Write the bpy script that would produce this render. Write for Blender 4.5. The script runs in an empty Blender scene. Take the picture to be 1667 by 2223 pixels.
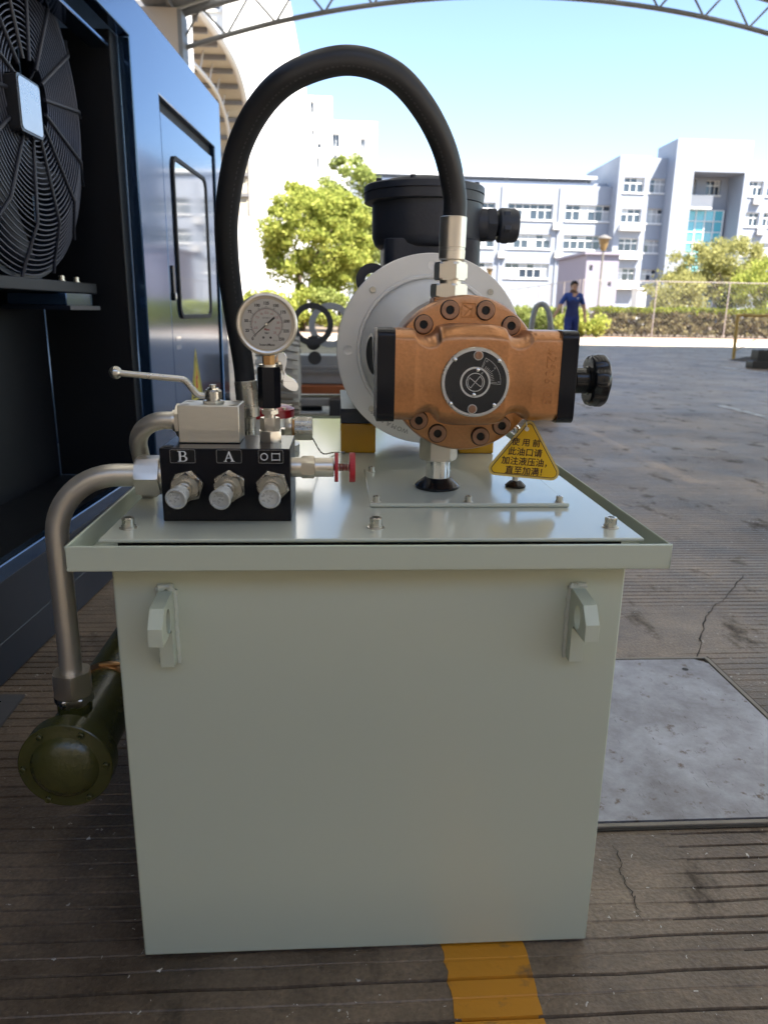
import bpy, bmesh, math, random
import numpy as np
from mathutils import Vector, Matrix, Quaternion, geometry

random.seed(7)
rng = np.random.default_rng(7)
R = math.radians
V = Vector
scene = bpy.context.scene
col = scene.collection

# ------------------------------------------------------------------ camera
F_PX, YAW, PITCH, ROLL, IW, IH = 1602.17, 0.0654, 0.26614, 0.01687, 1667, 2223
CAM = V((0, 0, 1.0))
fwd = V((math.sin(YAW) * math.cos(PITCH), math.cos(YAW) * math.cos(PITCH), -math.sin(PITCH)))
rgt0 = V((math.cos(YAW), -math.sin(YAW), 0))
up0 = rgt0.cross(fwd)
rgt = rgt0 * math.cos(ROLL) + up0 * math.sin(ROLL)
upv = up0 * math.cos(ROLL) - rgt0 * math.sin(ROLL)
cam_d = bpy.data.cameras.new('camera')
cam = bpy.data.objects.new('camera', cam_d)
col.objects.link(cam)
scene.camera = cam
cam.matrix_world = Matrix(((rgt.x, upv.x, -fwd.x, CAM.x), (rgt.y, upv.y, -fwd.y, CAM.y),
                           (rgt.z, upv.z, -fwd.z, CAM.z), (0, 0, 0, 1)))
cam_d.sensor_fit = 'VERTICAL'
cam_d.sensor_height = 24.0
cam_d.lens = 24.0 * F_PX / IH
cam_d.clip_start = 0.05
cam_d.clip_end = 3000
cam_d.dof.use_dof = True
cam_d.dof.focus_distance = 1.22
cam_d.dof.aperture_fstop = 4.2

# ------------------------------------------------------------------ sky, sun, exposure
SUN_EL, SUN_AZ = 55.0, 40.0          # azimuth measured from straight behind the camera towards the right
sunvec = V((math.sin(R(SUN_AZ)) * math.cos(R(SUN_EL)), -math.cos(R(SUN_AZ)) * math.cos(R(SUN_EL)), math.sin(R(SUN_EL))))
world = bpy.data.worlds.new('World')
scene.world = world
world.use_nodes = True
wn = world.node_tree
bg = wn.nodes['Background']
sky = wn.nodes.new('ShaderNodeTexSky')
sky.sky_type = 'NISHITA'
sky.sun_disc = False
sky.sun_elevation = R(SUN_EL)
sky.sun_rotation = R(180 - SUN_AZ)
sky.altitude = 0
sky.air_density = 1.0
sky.dust_density = 0.25
sky.ozone_density = 1.6
wn.links.new(sky.outputs[0], bg.inputs[0])
bg.inputs[1].default_value = 0.064
sun_d = bpy.data.lights.new('sun', 'SUN')
sun_d.energy = 3.9
sun_d.angle = R(0.53)
sun_d.color = (1.0, 0.93, 0.82)
sun = bpy.data.objects.new('sun', sun_d)
col.objects.link(sun)
sun.rotation_mode = 'QUATERNION'
sun.rotation_quaternion = sunvec.to_track_quat('Z', 'Y')
sun.location = (20, -20, 40)
scene.view_settings.view_transform = 'Standard'
scene.view_settings.look = 'None'
scene.view_settings.gamma = 1.0
scene.view_settings.use_curve_mapping = False
scene.view_settings.exposure = 2.5
scene.render.engine = 'CYCLES'
scene.cycles.use_denoising = True
scene.cycles.max_bounces = 8
scene.cycles.diffuse_bounces = 4
scene.cycles.glossy_bounces = 4
scene.cycles.transparent_max_bounces = 12
scene.cycles.caustics_reflective = False
scene.cycles.caustics_refractive = False


# ------------------------------------------------------------------ measuring helpers (photo pixel -> place at a given distance)
def ray(x, y):
    return fwd + rgt * ((x - IW / 2) / F_PX) - upv * ((y - IH / 2) / F_PX)


def at(x, y, Y):
    d = ray(x, y)
    return CAM + d * (Y / d.y)


def atz(x, y, Z):
    d = ray(x, y)
    return CAM + d * ((Z - 1.0) / d.z)


# ------------------------------------------------------------------ materials
def nd(nt, t, **kw):
    n = nt.nodes.new(t)
    for k, v in kw.items():
        setattr(n, k, v)
    return n


MATS = {}


def mat(name, color, rough=0.5, metal=0.0, spec=0.5, var=0.12, scale=6.0, bump=0.0, bscale=60.0, coat=0.0,
        ior=1.5, rvar=0.12, stretch=None, color2=None, patch=None, aniso=0.0, bdist=0.002):
    if name in MATS:
        return MATS[name]
    m = bpy.data.materials.new(name)
    m.use_nodes = True
    nt = m.node_tree
    b = nt.nodes['Principled BSDF']
    b.inputs['Metallic'].default_value = metal
    b.inputs['Specular IOR Level'].default_value = spec
    b.inputs['IOR'].default_value = ior
    b.inputs['Coat Weight'].default_value = coat
    b.inputs['Coat Roughness'].default_value = 0.06
    b.inputs['Anisotropic'].default_value = aniso
    tc = nd(nt, 'ShaderNodeTexCoord')
    mp = nd(nt, 'ShaderNodeMapping')
    nt.links.new(tc.outputs['Object'], mp.inputs[0])
    if stretch:
        mp.inputs['Scale'].default_value = stretch
    n1 = nd(nt, 'ShaderNodeTexNoise')
    n1.inputs['Scale'].default_value = scale
    n1.inputs['Detail'].default_value = 6
    n1.inputs['Roughness'].default_value = 0.6
    nt.links.new(mp.outputs[0], n1.inputs['Vector'])
    mix = nd(nt, 'ShaderNodeMix', data_type='RGBA')
    c = V(color)
    if color2:
        mix.inputs['A'].default_value = (*color, 1)
        mix.inputs['B'].default_value = (*color2, 1)
        rmp = nd(nt, 'ShaderNodeValToRGB')
        lo, hi = patch or (0.4, 0.62)
        rmp.color_ramp.elements[0].position = lo
        rmp.color_ramp.elements[1].position = hi
        nt.links.new(n1.outputs[0], rmp.inputs[0])
        nt.links.new(rmp.outputs[0], mix.inputs['Factor'])
    else:
        mix.inputs['A'].default_value = (*(c * (1 - var)), 1)
        mix.inputs['B'].default_value = (*(c * (1 + var)), 1)
        nt.links.new(n1.outputs[0], mix.inputs['Factor'])
    nt.links.new(mix.outputs['Result'], b.inputs['Base Color'])
    mr = nd(nt, 'ShaderNodeMapRange')
    mr.inputs['To Min'].default_value = max(0.02, rough * (1 - rvar))
    mr.inputs['To Max'].default_value = min(1.0, rough * (1 + rvar))
    nt.links.new(n1.outputs[0], mr.inputs['Value'])
    nt.links.new(mr.outputs[0], b.inputs['Roughness'])
    if bump > 0:
        n2 = nd(nt, 'ShaderNodeTexNoise')
        n2.inputs['Scale'].default_value = bscale
        n2.inputs['Detail'].default_value = 3
        nt.links.new(mp.outputs[0], n2.inputs['Vector'])
        bp = nd(nt, 'ShaderNodeBump')
        bp.inputs['Strength'].default_value = bump
        bp.inputs['Distance'].default_value = bdist
        nt.links.new(n2.outputs[0], bp.inputs['Height'])
        nt.links.new(bp.outputs[0], b.inputs['Normal'])
    MATS[name] = m
    return m


def leaf_mat(name, c1, c2, trans=0.35):
    m = bpy.data.materials.new(name)
    m.use_nodes = True
    nt = m.node_tree
    out = nt.nodes['Material Output']
    nt.nodes.remove(nt.nodes['Principled BSDF'])
    g = nd(nt, 'ShaderNodeNewGeometry')
    mix = nd(nt, 'ShaderNodeMix', data_type='RGBA')
    mix.inputs['A'].default_value = (*c1, 1)
    mix.inputs['B'].default_value = (*c2, 1)
    nt.links.new(g.outputs['Random Per Island'], mix.inputs['Factor'])
    d = nd(nt, 'ShaderNodeBsdfDiffuse')
    t = nd(nt, 'ShaderNodeBsdfTranslucent')
    s = nd(nt, 'ShaderNodeMixShader')
    s.inputs[0].default_value = trans
    nt.links.new(mix.outputs['Result'], d.inputs[0])
    nt.links.new(mix.outputs['Result'], t.inputs[0])
    nt.links.new(d.outputs[0], s.inputs[1])
    nt.links.new(t.outputs[0], s.inputs[2])
    nt.links.new(s.outputs[0], out.inputs[0])
    return m


def glass_mat(name, tint, gloss=0.06, rough=0.02):
    m = bpy.data.materials.new(name)
    m.use_nodes = True
    nt = m.node_tree
    out = nt.nodes['Material Output']
    nt.nodes.remove(nt.nodes['Principled BSDF'])
    t = nd(nt, 'ShaderNodeBsdfTransparent')
    t.inputs[0].default_value = (*tint, 1)
    g = nd(nt, 'ShaderNodeBsdfGlossy')
    g.inputs['Roughness'].default_value = rough
    fr = nd(nt, 'ShaderNodeFresnel')
    fr.inputs[0].default_value = 1.45
    s = nd(nt, 'ShaderNodeMixShader')
    nt.links.new(fr.outputs[0], s.inputs[0])
    nt.links.new(t.outputs[0], s.inputs[1])
    nt.links.new(g.outputs[0], s.inputs[2])
    nt.links.new(s.outputs[0], out.inputs[0])
    return m


# ------------------------------------------------------------------ mesh builder
def basis(axis):
    a = V(axis).normalized()
    h = V((0, 0, 1)) if abs(a.z) < 0.9 else V((1, 0, 0))
    u = h.cross(a).normalized()
    return a, u, a.cross(u)


WL = {}


def link(o, parent, loc):
    col.objects.link(o)
    o.location = loc
    WL[o.name] = V(loc)
    if parent is not None:
        o.parent = parent
        o.matrix_parent_inverse = Matrix.Translation(-WL[parent.name])
    return o


class MB:
    def __init__(s):
        s.v = []
        s.f = []

    def add(s, vs, fs):
        n = len(s.v)
        s.v += [tuple(p) for p in vs]
        s.f += [tuple(i + n for i in f) for f in fs]
        return s

    def box(s, x0, x1, y0, y1, z0, z1):
        vs = [(x, y, z) for z in (z0, z1) for y in (y0, y1) for x in (x0, x1)]
        return s.add(vs, [(0, 2, 3, 1), (4, 5, 7, 6), (0, 1, 5, 4), (2, 6, 7, 3), (0, 4, 6, 2), (1, 3, 7, 5)])

    def bar(s, p0, p1, w, h=None):
        h = h or w
        p0, p1 = V(p0), V(p1)
        a, u, w_ = basis(p1 - p0)
        vs = [p + u * (sx * w / 2) + w_ * (sy * h / 2) for p in (p0, p1) for sx, sy in ((-1, -1), (1, -1), (1, 1), (-1, 1))]
        return s.add(vs, [(3, 2, 1, 0), (4, 5, 6, 7)] + [(i, (i + 1) % 4, 4 + (i + 1) % 4, 4 + i) for i in range(4)])

    def lathe(s, p, axis, prof, n=28, rot=0.0):
        p = V(p)
        a, u, w = basis(axis)
        vs, rings = [], []
        for t, r in prof:
            c = p + a * t
            if r < 1e-7:
                rings.append([len(vs)])
                vs.append(c)
            else:
                rings.append(list(range(len(vs), len(vs) + n)))
                for i in range(n):
                    an = rot + 2 * math.pi * i / n
                    vs.append(c + u * (r * math.cos(an)) + w * (r * math.sin(an)))
        fs = []
        for A, B in zip(rings, rings[1:]):
            if len(A) == 1 and len(B) == 1:
                continue
            for i in range(n):
                j = (i + 1) % n
                if len(A) == 1:
                    fs.append((A[0], B[i], B[j]))
                elif len(B) == 1:
                    fs.append((A[i], A[j], B[0]))
                else:
                    fs.append((A[i], A[j], B[j], B[i]))
        return s.add(vs, fs)

    def cyl(s, p0, p1, r0, r1=None, n=24, ch=0.0):
        p0, p1 = V(p0), V(p1)
        L = (p1 - p0).length
        r1 = r0 if r1 is None else r1
        if ch:
            return s.lathe(p0, p1 - p0, [(0, 0), (0, r0 - ch), (ch, r0), (L - ch, r1), (L, r1 - ch), (L, 0)], n)
        return s.lathe(p0, p1 - p0, [(0, 0), (0, r0), (L, r1), (L, 0)], n)

    def hexa(s, p0, p1, r, rot=0.0, ch=0.06):
        # hexagonal nut with rounded corners towards its ends
        p0, p1 = V(p0), V(p1)
        a, u, w = basis(p1 - p0)
        L = (p1 - p0).length
        n = 36
        vs, rings = [], []
        e_ = min(L * 0.12, r * 0.12)
        for t, k in ((0, 0), (0, 1), (e_, 2), (L - e_, 2), (L, 1), (L, 0)):
            c = p0 + a * t
            if k == 0:
                rings.append([len(vs)])
                vs.append(c)
                continue
            rings.append(list(range(len(vs), len(vs) + n)))
            for i in range(n):
                an = 2 * math.pi * i / n
                m = (an % (math.pi / 3)) - math.pi / 6
                rr = r * math.cos(math.pi / 6) / math.cos(m)
                if k == 1:
                    rr = min(rr, r * 0.93)
                vs.append(c + u * (rr * math.cos(an + rot)) + w * (rr * math.sin(an + rot)))
        fs = []
        for A, B in zip(rings, rings[1:]):
            for i in range(n):
                j = (i + 1) % n
                if len(A) == 1:
                    fs.append((A[0], B[i], B[j]))
                elif len(B) == 1:
                    fs.append((A[i], A[j], B[0]))
                else:
                    fs.append((A[i], A[j], B[j], B[i]))
        return s.add(vs, fs)

    def tube(s, pts, r, n=16, cap=True):
        pts = [V(p) for p in pts]
        rs = r if isinstance(r, (list, tuple)) else [r] * len(pts)
        t = (pts[1] - pts[0]).normalized()
        _, u, _ = basis(t)
        vs, fs = [], []
        for k, p in enumerate(pts):
            tn = (pts[min(k + 1, len(pts) - 1)] - pts[max(k - 1, 0)]).normalized()
            q = t.rotation_difference(tn)
            u = q @ u
            t = tn
            w = t.cross(u)
            for i in range(n):
                a = 2 * math.pi * i / n
                vs.append(p + u * (rs[k] * math.cos(a)) + w * (rs[k] * math.sin(a)))
        for k in range(len(pts) - 1):
            for i in range(n):
                j = (i + 1) % n
                fs.append((k * n + i, k * n + j, (k + 1) * n + j, (k + 1) * n + i))
        if cap:
            fs.append(tuple(range(n - 1, -1, -1)))
            fs.append(tuple((len(pts) - 1) * n + i for i in range(n)))
        return s.add(vs, fs)

    def prism(s, loop, o, u, v, w, holes=()):
        # loop: 2d outline (u, v); extruded along w
        o, u, v, w = V(o), V(u), V(v), V(w)
        loops = [list(loop)] + [list(h) for h in holes]
        flat = [p for l in loops for p in l]
        tris = geometry.tessellate_polygon([[V((p[0], p[1], 0)) for p in l] for l in loops])
        base = [o + u * p[0] + v * p[1] for p in flat]
        n = len(flat)
        vs = base + [b + w for b in base]
        fs = [tuple(t) for t in tris] + [tuple(i + n for i in reversed(t)) for t in tris]
        k = 0
        for l in loops:
            for i in range(len(l)):
                a, b = k + i, k + (i + 1) % len(l)
                fs.append((a, b, b + n, a + n))
            k += len(l)
        return s.add(vs, fs)

    def sphere(s, c, r, n=16, sc=(1, 1, 1)):
        k = len(s.v)
        s.lathe((0, 0, 0), (0, 0, 1), [(-math.cos(math.pi * i / (n // 2)) * r, math.sin(math.pi * i / (n // 2)) * r) for i in range(n // 2 + 1)], n)
        for i in range(k, len(s.v)):
            p = s.v[i]
            s.v[i] = (c[0] + p[0] * sc[0], c[1] + p[1] * sc[1], c[2] + p[2] * sc[2])
        return s

    def mesh(s, name, m, origin, angle=35, recalc=True):
        me = bpy.data.meshes.new(name)
        me.from_pydata([(p[0] - origin[0], p[1] - origin[1], p[2] - origin[2]) for p in s.v], [], s.f)
        if recalc:
            bm = bmesh.new()
            bm.from_mesh(me)
            bmesh.ops.remove_doubles(bm, verts=bm.verts, dist=1e-6)
            bmesh.ops.recalc_face_normals(bm, faces=bm.faces)
            bm.to_mesh(me)
            bm.free()
        me.materials.append(m)
        if angle:
            me.shade_smooth()
            me.set_sharp_from_angle(angle=R(angle))
        return me

    def build(s, name, m, parent=None, angle=35, bevel=0.0, origin=None, recalc=True, segs=2):
        if origin is None:
            xs, ys, zs = zip(*[(p[0], p[1], p[2]) for p in s.v])
            origin = ((min(xs) + max(xs)) / 2, (min(ys) + max(ys)) / 2, min(zs))
        o = bpy.data.objects.new(name, s.mesh(name, m, origin, angle, recalc))
        link(o, parent, origin)
        if bevel:
            bv = o.modifiers.new('bevel', 'BEVEL')
            bv.width = bevel
            bv.segments = segs
            bv.limit_method = 'ANGLE'
            bv.angle_limit = R(40)
            bv.harden_normals = False
        return o


def tag(o, label=None, cat=None, group=None, kind=None):
    for k, v in (('label', label), ('category', cat), ('group', group), ('kind', kind)):
        if v:
            o[k] = v
    return o


def thing(name, loc, label, cat, group=None):
    o = bpy.data.objects.new(name, None)
    o.empty_display_size = 0.1
    link(o, None, loc)
    return tag(o, label, cat, group)


def dup(o, loc, parent, rot=None):
    c = o.copy()
    link(c, parent, loc)
    if rot:
        c.rotation_euler = rot
    return c


def circle(cx, cy, r, n=24, a0=0.0, a1=2 * math.pi, closed=True):
    k = n if closed else n - 1
    return [(cx + r * math.cos(a0 + (a1 - a0) * i / k), cy + r * math.sin(a0 + (a1 - a0) * i / k)) for i in range(n)]


def rrect(x0, x1, y0, y1, r, n=5):
    out = []
    for cx, cy, a in ((x1 - r, y0 + r, -90), (x1 - r, y1 - r, 0), (x0 + r, y1 - r, 90), (x0 + r, y0 + r, 180)):
        for i in range(n):
            an = R(a + 90 * i / (n - 1))
            out.append((cx + r * math.cos(an), cy + r * math.sin(an)))
    return out


def spline(pts, k=10):
    pts = [V(p) for p in pts]
    P = [pts[0] * 2 - pts[1]] + pts + [pts[-1] * 2 - pts[-2]]
    out = []
    for i in range(1, len(P) - 2):
        a, b, c, d = P[i - 1], P[i], P[i + 1], P[i + 2]
        for j in range(k):
            t = j / k
            out.append(0.5 * ((2 * b) + (c - a) * t + (2 * a - 5 * b + 4 * c - d) * t * t + (3 * b - a - 3 * c + d) * t ** 3))
    out.append(pts[-1])
    return out


def bend(pts, r, k=8):
    # straight runs joined by round bends of radius r
    pts = [V(p) for p in pts]
    out = [pts[0]]
    for i in range(1, len(pts) - 1):
        a, b, c = pts[i - 1], pts[i], pts[i + 1]
        d0, d1 = (a - b).normalized(), (c - b).normalized()
        ang = d0.angle(d1)
        t = min(r / math.tan(ang / 2), (a - b).length * 0.49 if i > 1 else (a - b).length * 0.98, (c - b).length * 0.98)
        rr = t * math.tan(ang / 2)
        cen = b + (d0 + d1).normalized() * (rr / math.sin(ang / 2))
        s, e = b + d0 * t - cen, b + d1 * t - cen
        for j in range(k + 1):
            out.append(cen + s.normalized().slerp(e.normalized(), j / k) * s.length)
    out.append(pts[-1])
    return out


def text_geo(txt, size, bold=0.0, res=3, align='CENTER'):
    cu = bpy.data.curves.new('t', 'FONT')
    cu.body = txt
    cu.size = size
    cu.align_x = align
    cu.align_y = 'CENTER'
    cu.resolution_u = res
    cu.offset = bold
    cu.fill_mode = 'FRONT'
    o = bpy.data.objects.new('t', cu)
    col.objects.link(o)
    dg = bpy.context.evaluated_depsgraph_get()
    me = bpy.data.meshes.new_from_object(o.evaluated_get(dg))
    vs = [v.co.copy() for v in me.vertices]
    fs = [tuple(p.vertices) for p in me.polygons]
    bpy.data.objects.remove(o)
    bpy.data.curves.remove(cu)
    bpy.data.meshes.remove(me)
    return vs, fs


def put_text(mb, txt, size, o, u, v, bold=0.0, rot=0.0, align='CENTER', sx=1.0):
    vs, fs = text_geo(txt, size, bold, align=align)
    o, u, v = V(o), V(u), V(v)
    c, s_ = math.cos(rot), math.sin(rot)
    mb.add([o + u * (p.x * sx * c - p.y * s_) + v * (p.x * sx * s_ + p.y * c) for p in vs], fs)


XA, YA, ZA = V((1, 0, 0)), V((0, 1, 0)), V((0, 0, 1))

# ------------------------------------------------------------------ palette
M_tank = mat('tank_paint', (0.55, 0.59, 0.465), 0.26, spec=0.5, var=0.0, scale=1.2, bump=0.22, bscale=5, bdist=0.003, rvar=0.04)
M_tank2 = mat('lid_paint', (0.58, 0.60, 0.50), 0.13, spec=0.5, var=0.0, scale=2, bump=0.02, bscale=160, rvar=0.05)
M_steel = mat('zinc_steel', (0.60, 0.58, 0.52), 0.28, 1.0, var=0.12, scale=30, bump=0.05, bscale=300, rvar=0.35)
M_stain = mat('stainless_pipe', (0.70, 0.65, 0.56), 0.36, 0.75, var=0.12, scale=12, rvar=0.25, stretch=(1, 1, 0.2))
M_nut = mat('nickel_nut', (0.74, 0.68, 0.58), 0.34, 1.0, var=0.07, scale=20, rvar=0.3)
M_brushed = mat('brushed_block', (0.74, 0.70, 0.61), 0.38, 1.0, var=0.08, scale=40, bump=0.10, bscale=260, stretch=(1, 1, 4), rvar=0.25)
M_chrome = mat('chrome', (0.78, 0.78, 0.76), 0.12, 1.0, var=0.03, scale=10)
M_alu = mat('cast_aluminium', (0.84, 0.83, 0.79), 0.36, 0.35, var=0.05, scale=8, bump=0.03, bscale=300, rvar=0.2)
M_blackm = mat('black_anodised', (0.008, 0.008, 0.011), 0.26, spec=0.28, var=0.15, scale=15, bump=0.03, bscale=200)
M_blackp = mat('black_plastic', (0.010, 0.010, 0.011), 0.22, spec=0.5, var=0.2, scale=20, bump=0.04, bscale=150)
M_rubber = mat('black_rubber', (0.020, 0.021, 0.024), 0.42, spec=0.45, var=0.15, scale=14, bump=0.06, bscale=260)
M_cast = mat('dark_cast_paint', (0.030, 0.034, 0.045), 0.42, spec=0.5, var=0.2, scale=14, bump=0.25, bscale=120)
M_bronze = mat('bronze_hammer_paint', (0.52, 0.245, 0.105), 0.32, 0.8, var=0.26, scale=210, bump=0.5, bscale=190, rvar=0.3, bdist=0.001)
M_boltd = mat('bronzed_bolt', (0.36, 0.21, 0.14), 0.38, 0.8, var=0.2, scale=60)
M_dark = mat('dark_recess', (0.006, 0.006, 0.006), 0.6, var=0.2)  # near-black that paints the shade inside holes and bolt recesses
M_amber = mat('amber_polyurethane', (0.66, 0.33, 0.015), 0.22, spec=0.5, var=0.25, scale=14)
M_amber.node_tree.nodes['Principled BSDF'].inputs['Transmission Weight'].default_value = 0.25
M_white = mat('white_print', (0.78, 0.78, 0.76), 0.5, var=0.03)
M_silverp = mat('silver_print', (0.62, 0.60, 0.57), 0.35, 0.5, var=0.05)
M_dial = mat('dial_white', (0.90, 0.89, 0.86), 0.5, var=0.02)
M_inkk = mat('black_ink', (0.012, 0.012, 0.012), 0.5, var=0.1)
M_inkr = mat('red_ink', (0.45, 0.03, 0.03), 0.5, var=0.1)
M_red = mat('red_anodised', (0.42, 0.008, 0.018), 0.30, spec=0.6, var=0.12, scale=20)
M_cap = mat('clear_plastic_cap', (0.66, 0.68, 0.66), 0.28, spec=0.5, var=0.08, scale=60)
M_cap.node_tree.nodes['Principled BSDF'].inputs['Transmission Weight'].default_value = 0.3
M_yellow = mat('tag_yellow', (0.82, 0.48, 0.012), 0.42, var=0.06, scale=20)
M_tagedge = mat('tag_edge', (0.70, 0.50, 0.14), 0.45, var=0.06, scale=20)
M_tagink = mat('tag_ink', (0.045, 0.012, 0.006), 0.5, var=0.1)
M_olive = mat('olive_hammer_paint', (0.058, 0.058, 0.014), 0.26, spec=0.6, var=0.25, scale=40, bump=0.25, bscale=170)
M_copper = mat('brass', (0.50, 0.28, 0.12), 0.32, 1.0, var=0.2, scale=40)
M_glass = glass_mat('gauge_glass', (0.99, 0.99, 0.99))

# ================================================================== GROUND
def vnoise(x, y, seed):
    x = np.asarray(x, float)
    y = np.asarray(y, float)
    xi, yi = np.floor(x).astype(int), np.floor(y).astype(int)
    xf, yf = x - xi, y - yi

    def h(a, b):
        n = (a * 374761393 + b * 668265263 + seed * 974711) & 0x7fffffff
        n = ((n ^ (n >> 13)) * 1274126177) & 0x7fffffff
        return ((n ^ (n >> 16)) & 0xffff) / 65535.0
    sx, sy = xf * xf * (3 - 2 * xf), yf * yf * (3 - 2 * yf)
    return (h(xi, yi) * (1 - sx) + h(xi + 1, yi) * sx) * (1 - sy) + (h(xi, yi + 1) * (1 - sx) + h(xi + 1, yi + 1) * sx) * sy


GS = 0.0345


def ground_z(x, y, k):
    # tined concrete: worn grooves run across, fading in smooth patches
    wear = vnoise(x * 1.1 + 40, y * 1.6 + 11, 3) * 0.6 + vnoise(x * 3.7, y * 5.1, 5) * 0.4
    m = np.clip((wear - 0.30) * 4.0, 0, 1)
    line = vnoise(x * 0.5 + k * 7.31, k * 1.7, 9)
    m = m * np.clip((line - 0.12) * 4, 0.25, 1)
    return m


prof = ((0.0, 0.0), (0.0016, 1.0), (0.0048, 1.0), (0.0064, 0.0))
GX = np.concatenate([np.arange(-4.0, -1.0, 0.15), np.arange(-1.0, 1.6, 0.045), np.arange(1.6, 6.01, 0.15)])
rows_y, rows_d, rows_k = [], [], []
NK = 215
for k in range(NK):
    y0 = 0.28 + k * GS + (rng.random() - 0.5) * 0.004
    for dy, dd in prof:
        rows_y.append(y0 + dy)
        rows_d.append(dd)
        rows_k.append(k)
    rows_y.append(y0 + 0.018)
    rows_d.append(0)
    rows_k.append(k)
rows_y, rows_d, rows_k = map(np.array, (rows_y, rows_d, rows_k))


def groove_sheet(xs, ysel, lift):
    X, Yv = np.meshgrid(xs, rows_y[ysel])
    _, D = np.meshgrid(xs, rows_d[ysel])
    _, K = np.meshgrid(xs, rows_k[ysel].astype(float))
    wob = (vnoise(X * 9.0, K * 3.1, 21) - 0.5) * 0.003
    Z = -0.0060 * D * ground_z(X, Yv, K)
    Z += (vnoise(X * 14, Yv * 40, 31) - 0.5) * 0.0007
    inner = (X > xs[0] + 1e-6) & (X < xs[-1] - 1e-6)
    return X, Yv + wob * inner + 0.012 * X * 0, Z + lift


def grid_mesh(X, Y, Z):
    ny, nx = X.shape
    vs = np.stack([X, Y, Z], -1).reshape(-1, 3)
    i = np.arange(ny * nx).reshape(ny, nx)
    f = np.stack([i[:-1, :-1], i[:-1, 1:], i[1:, 1:], i[1:, :-1]], -1).reshape(-1, 4)
    return vs, f


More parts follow.
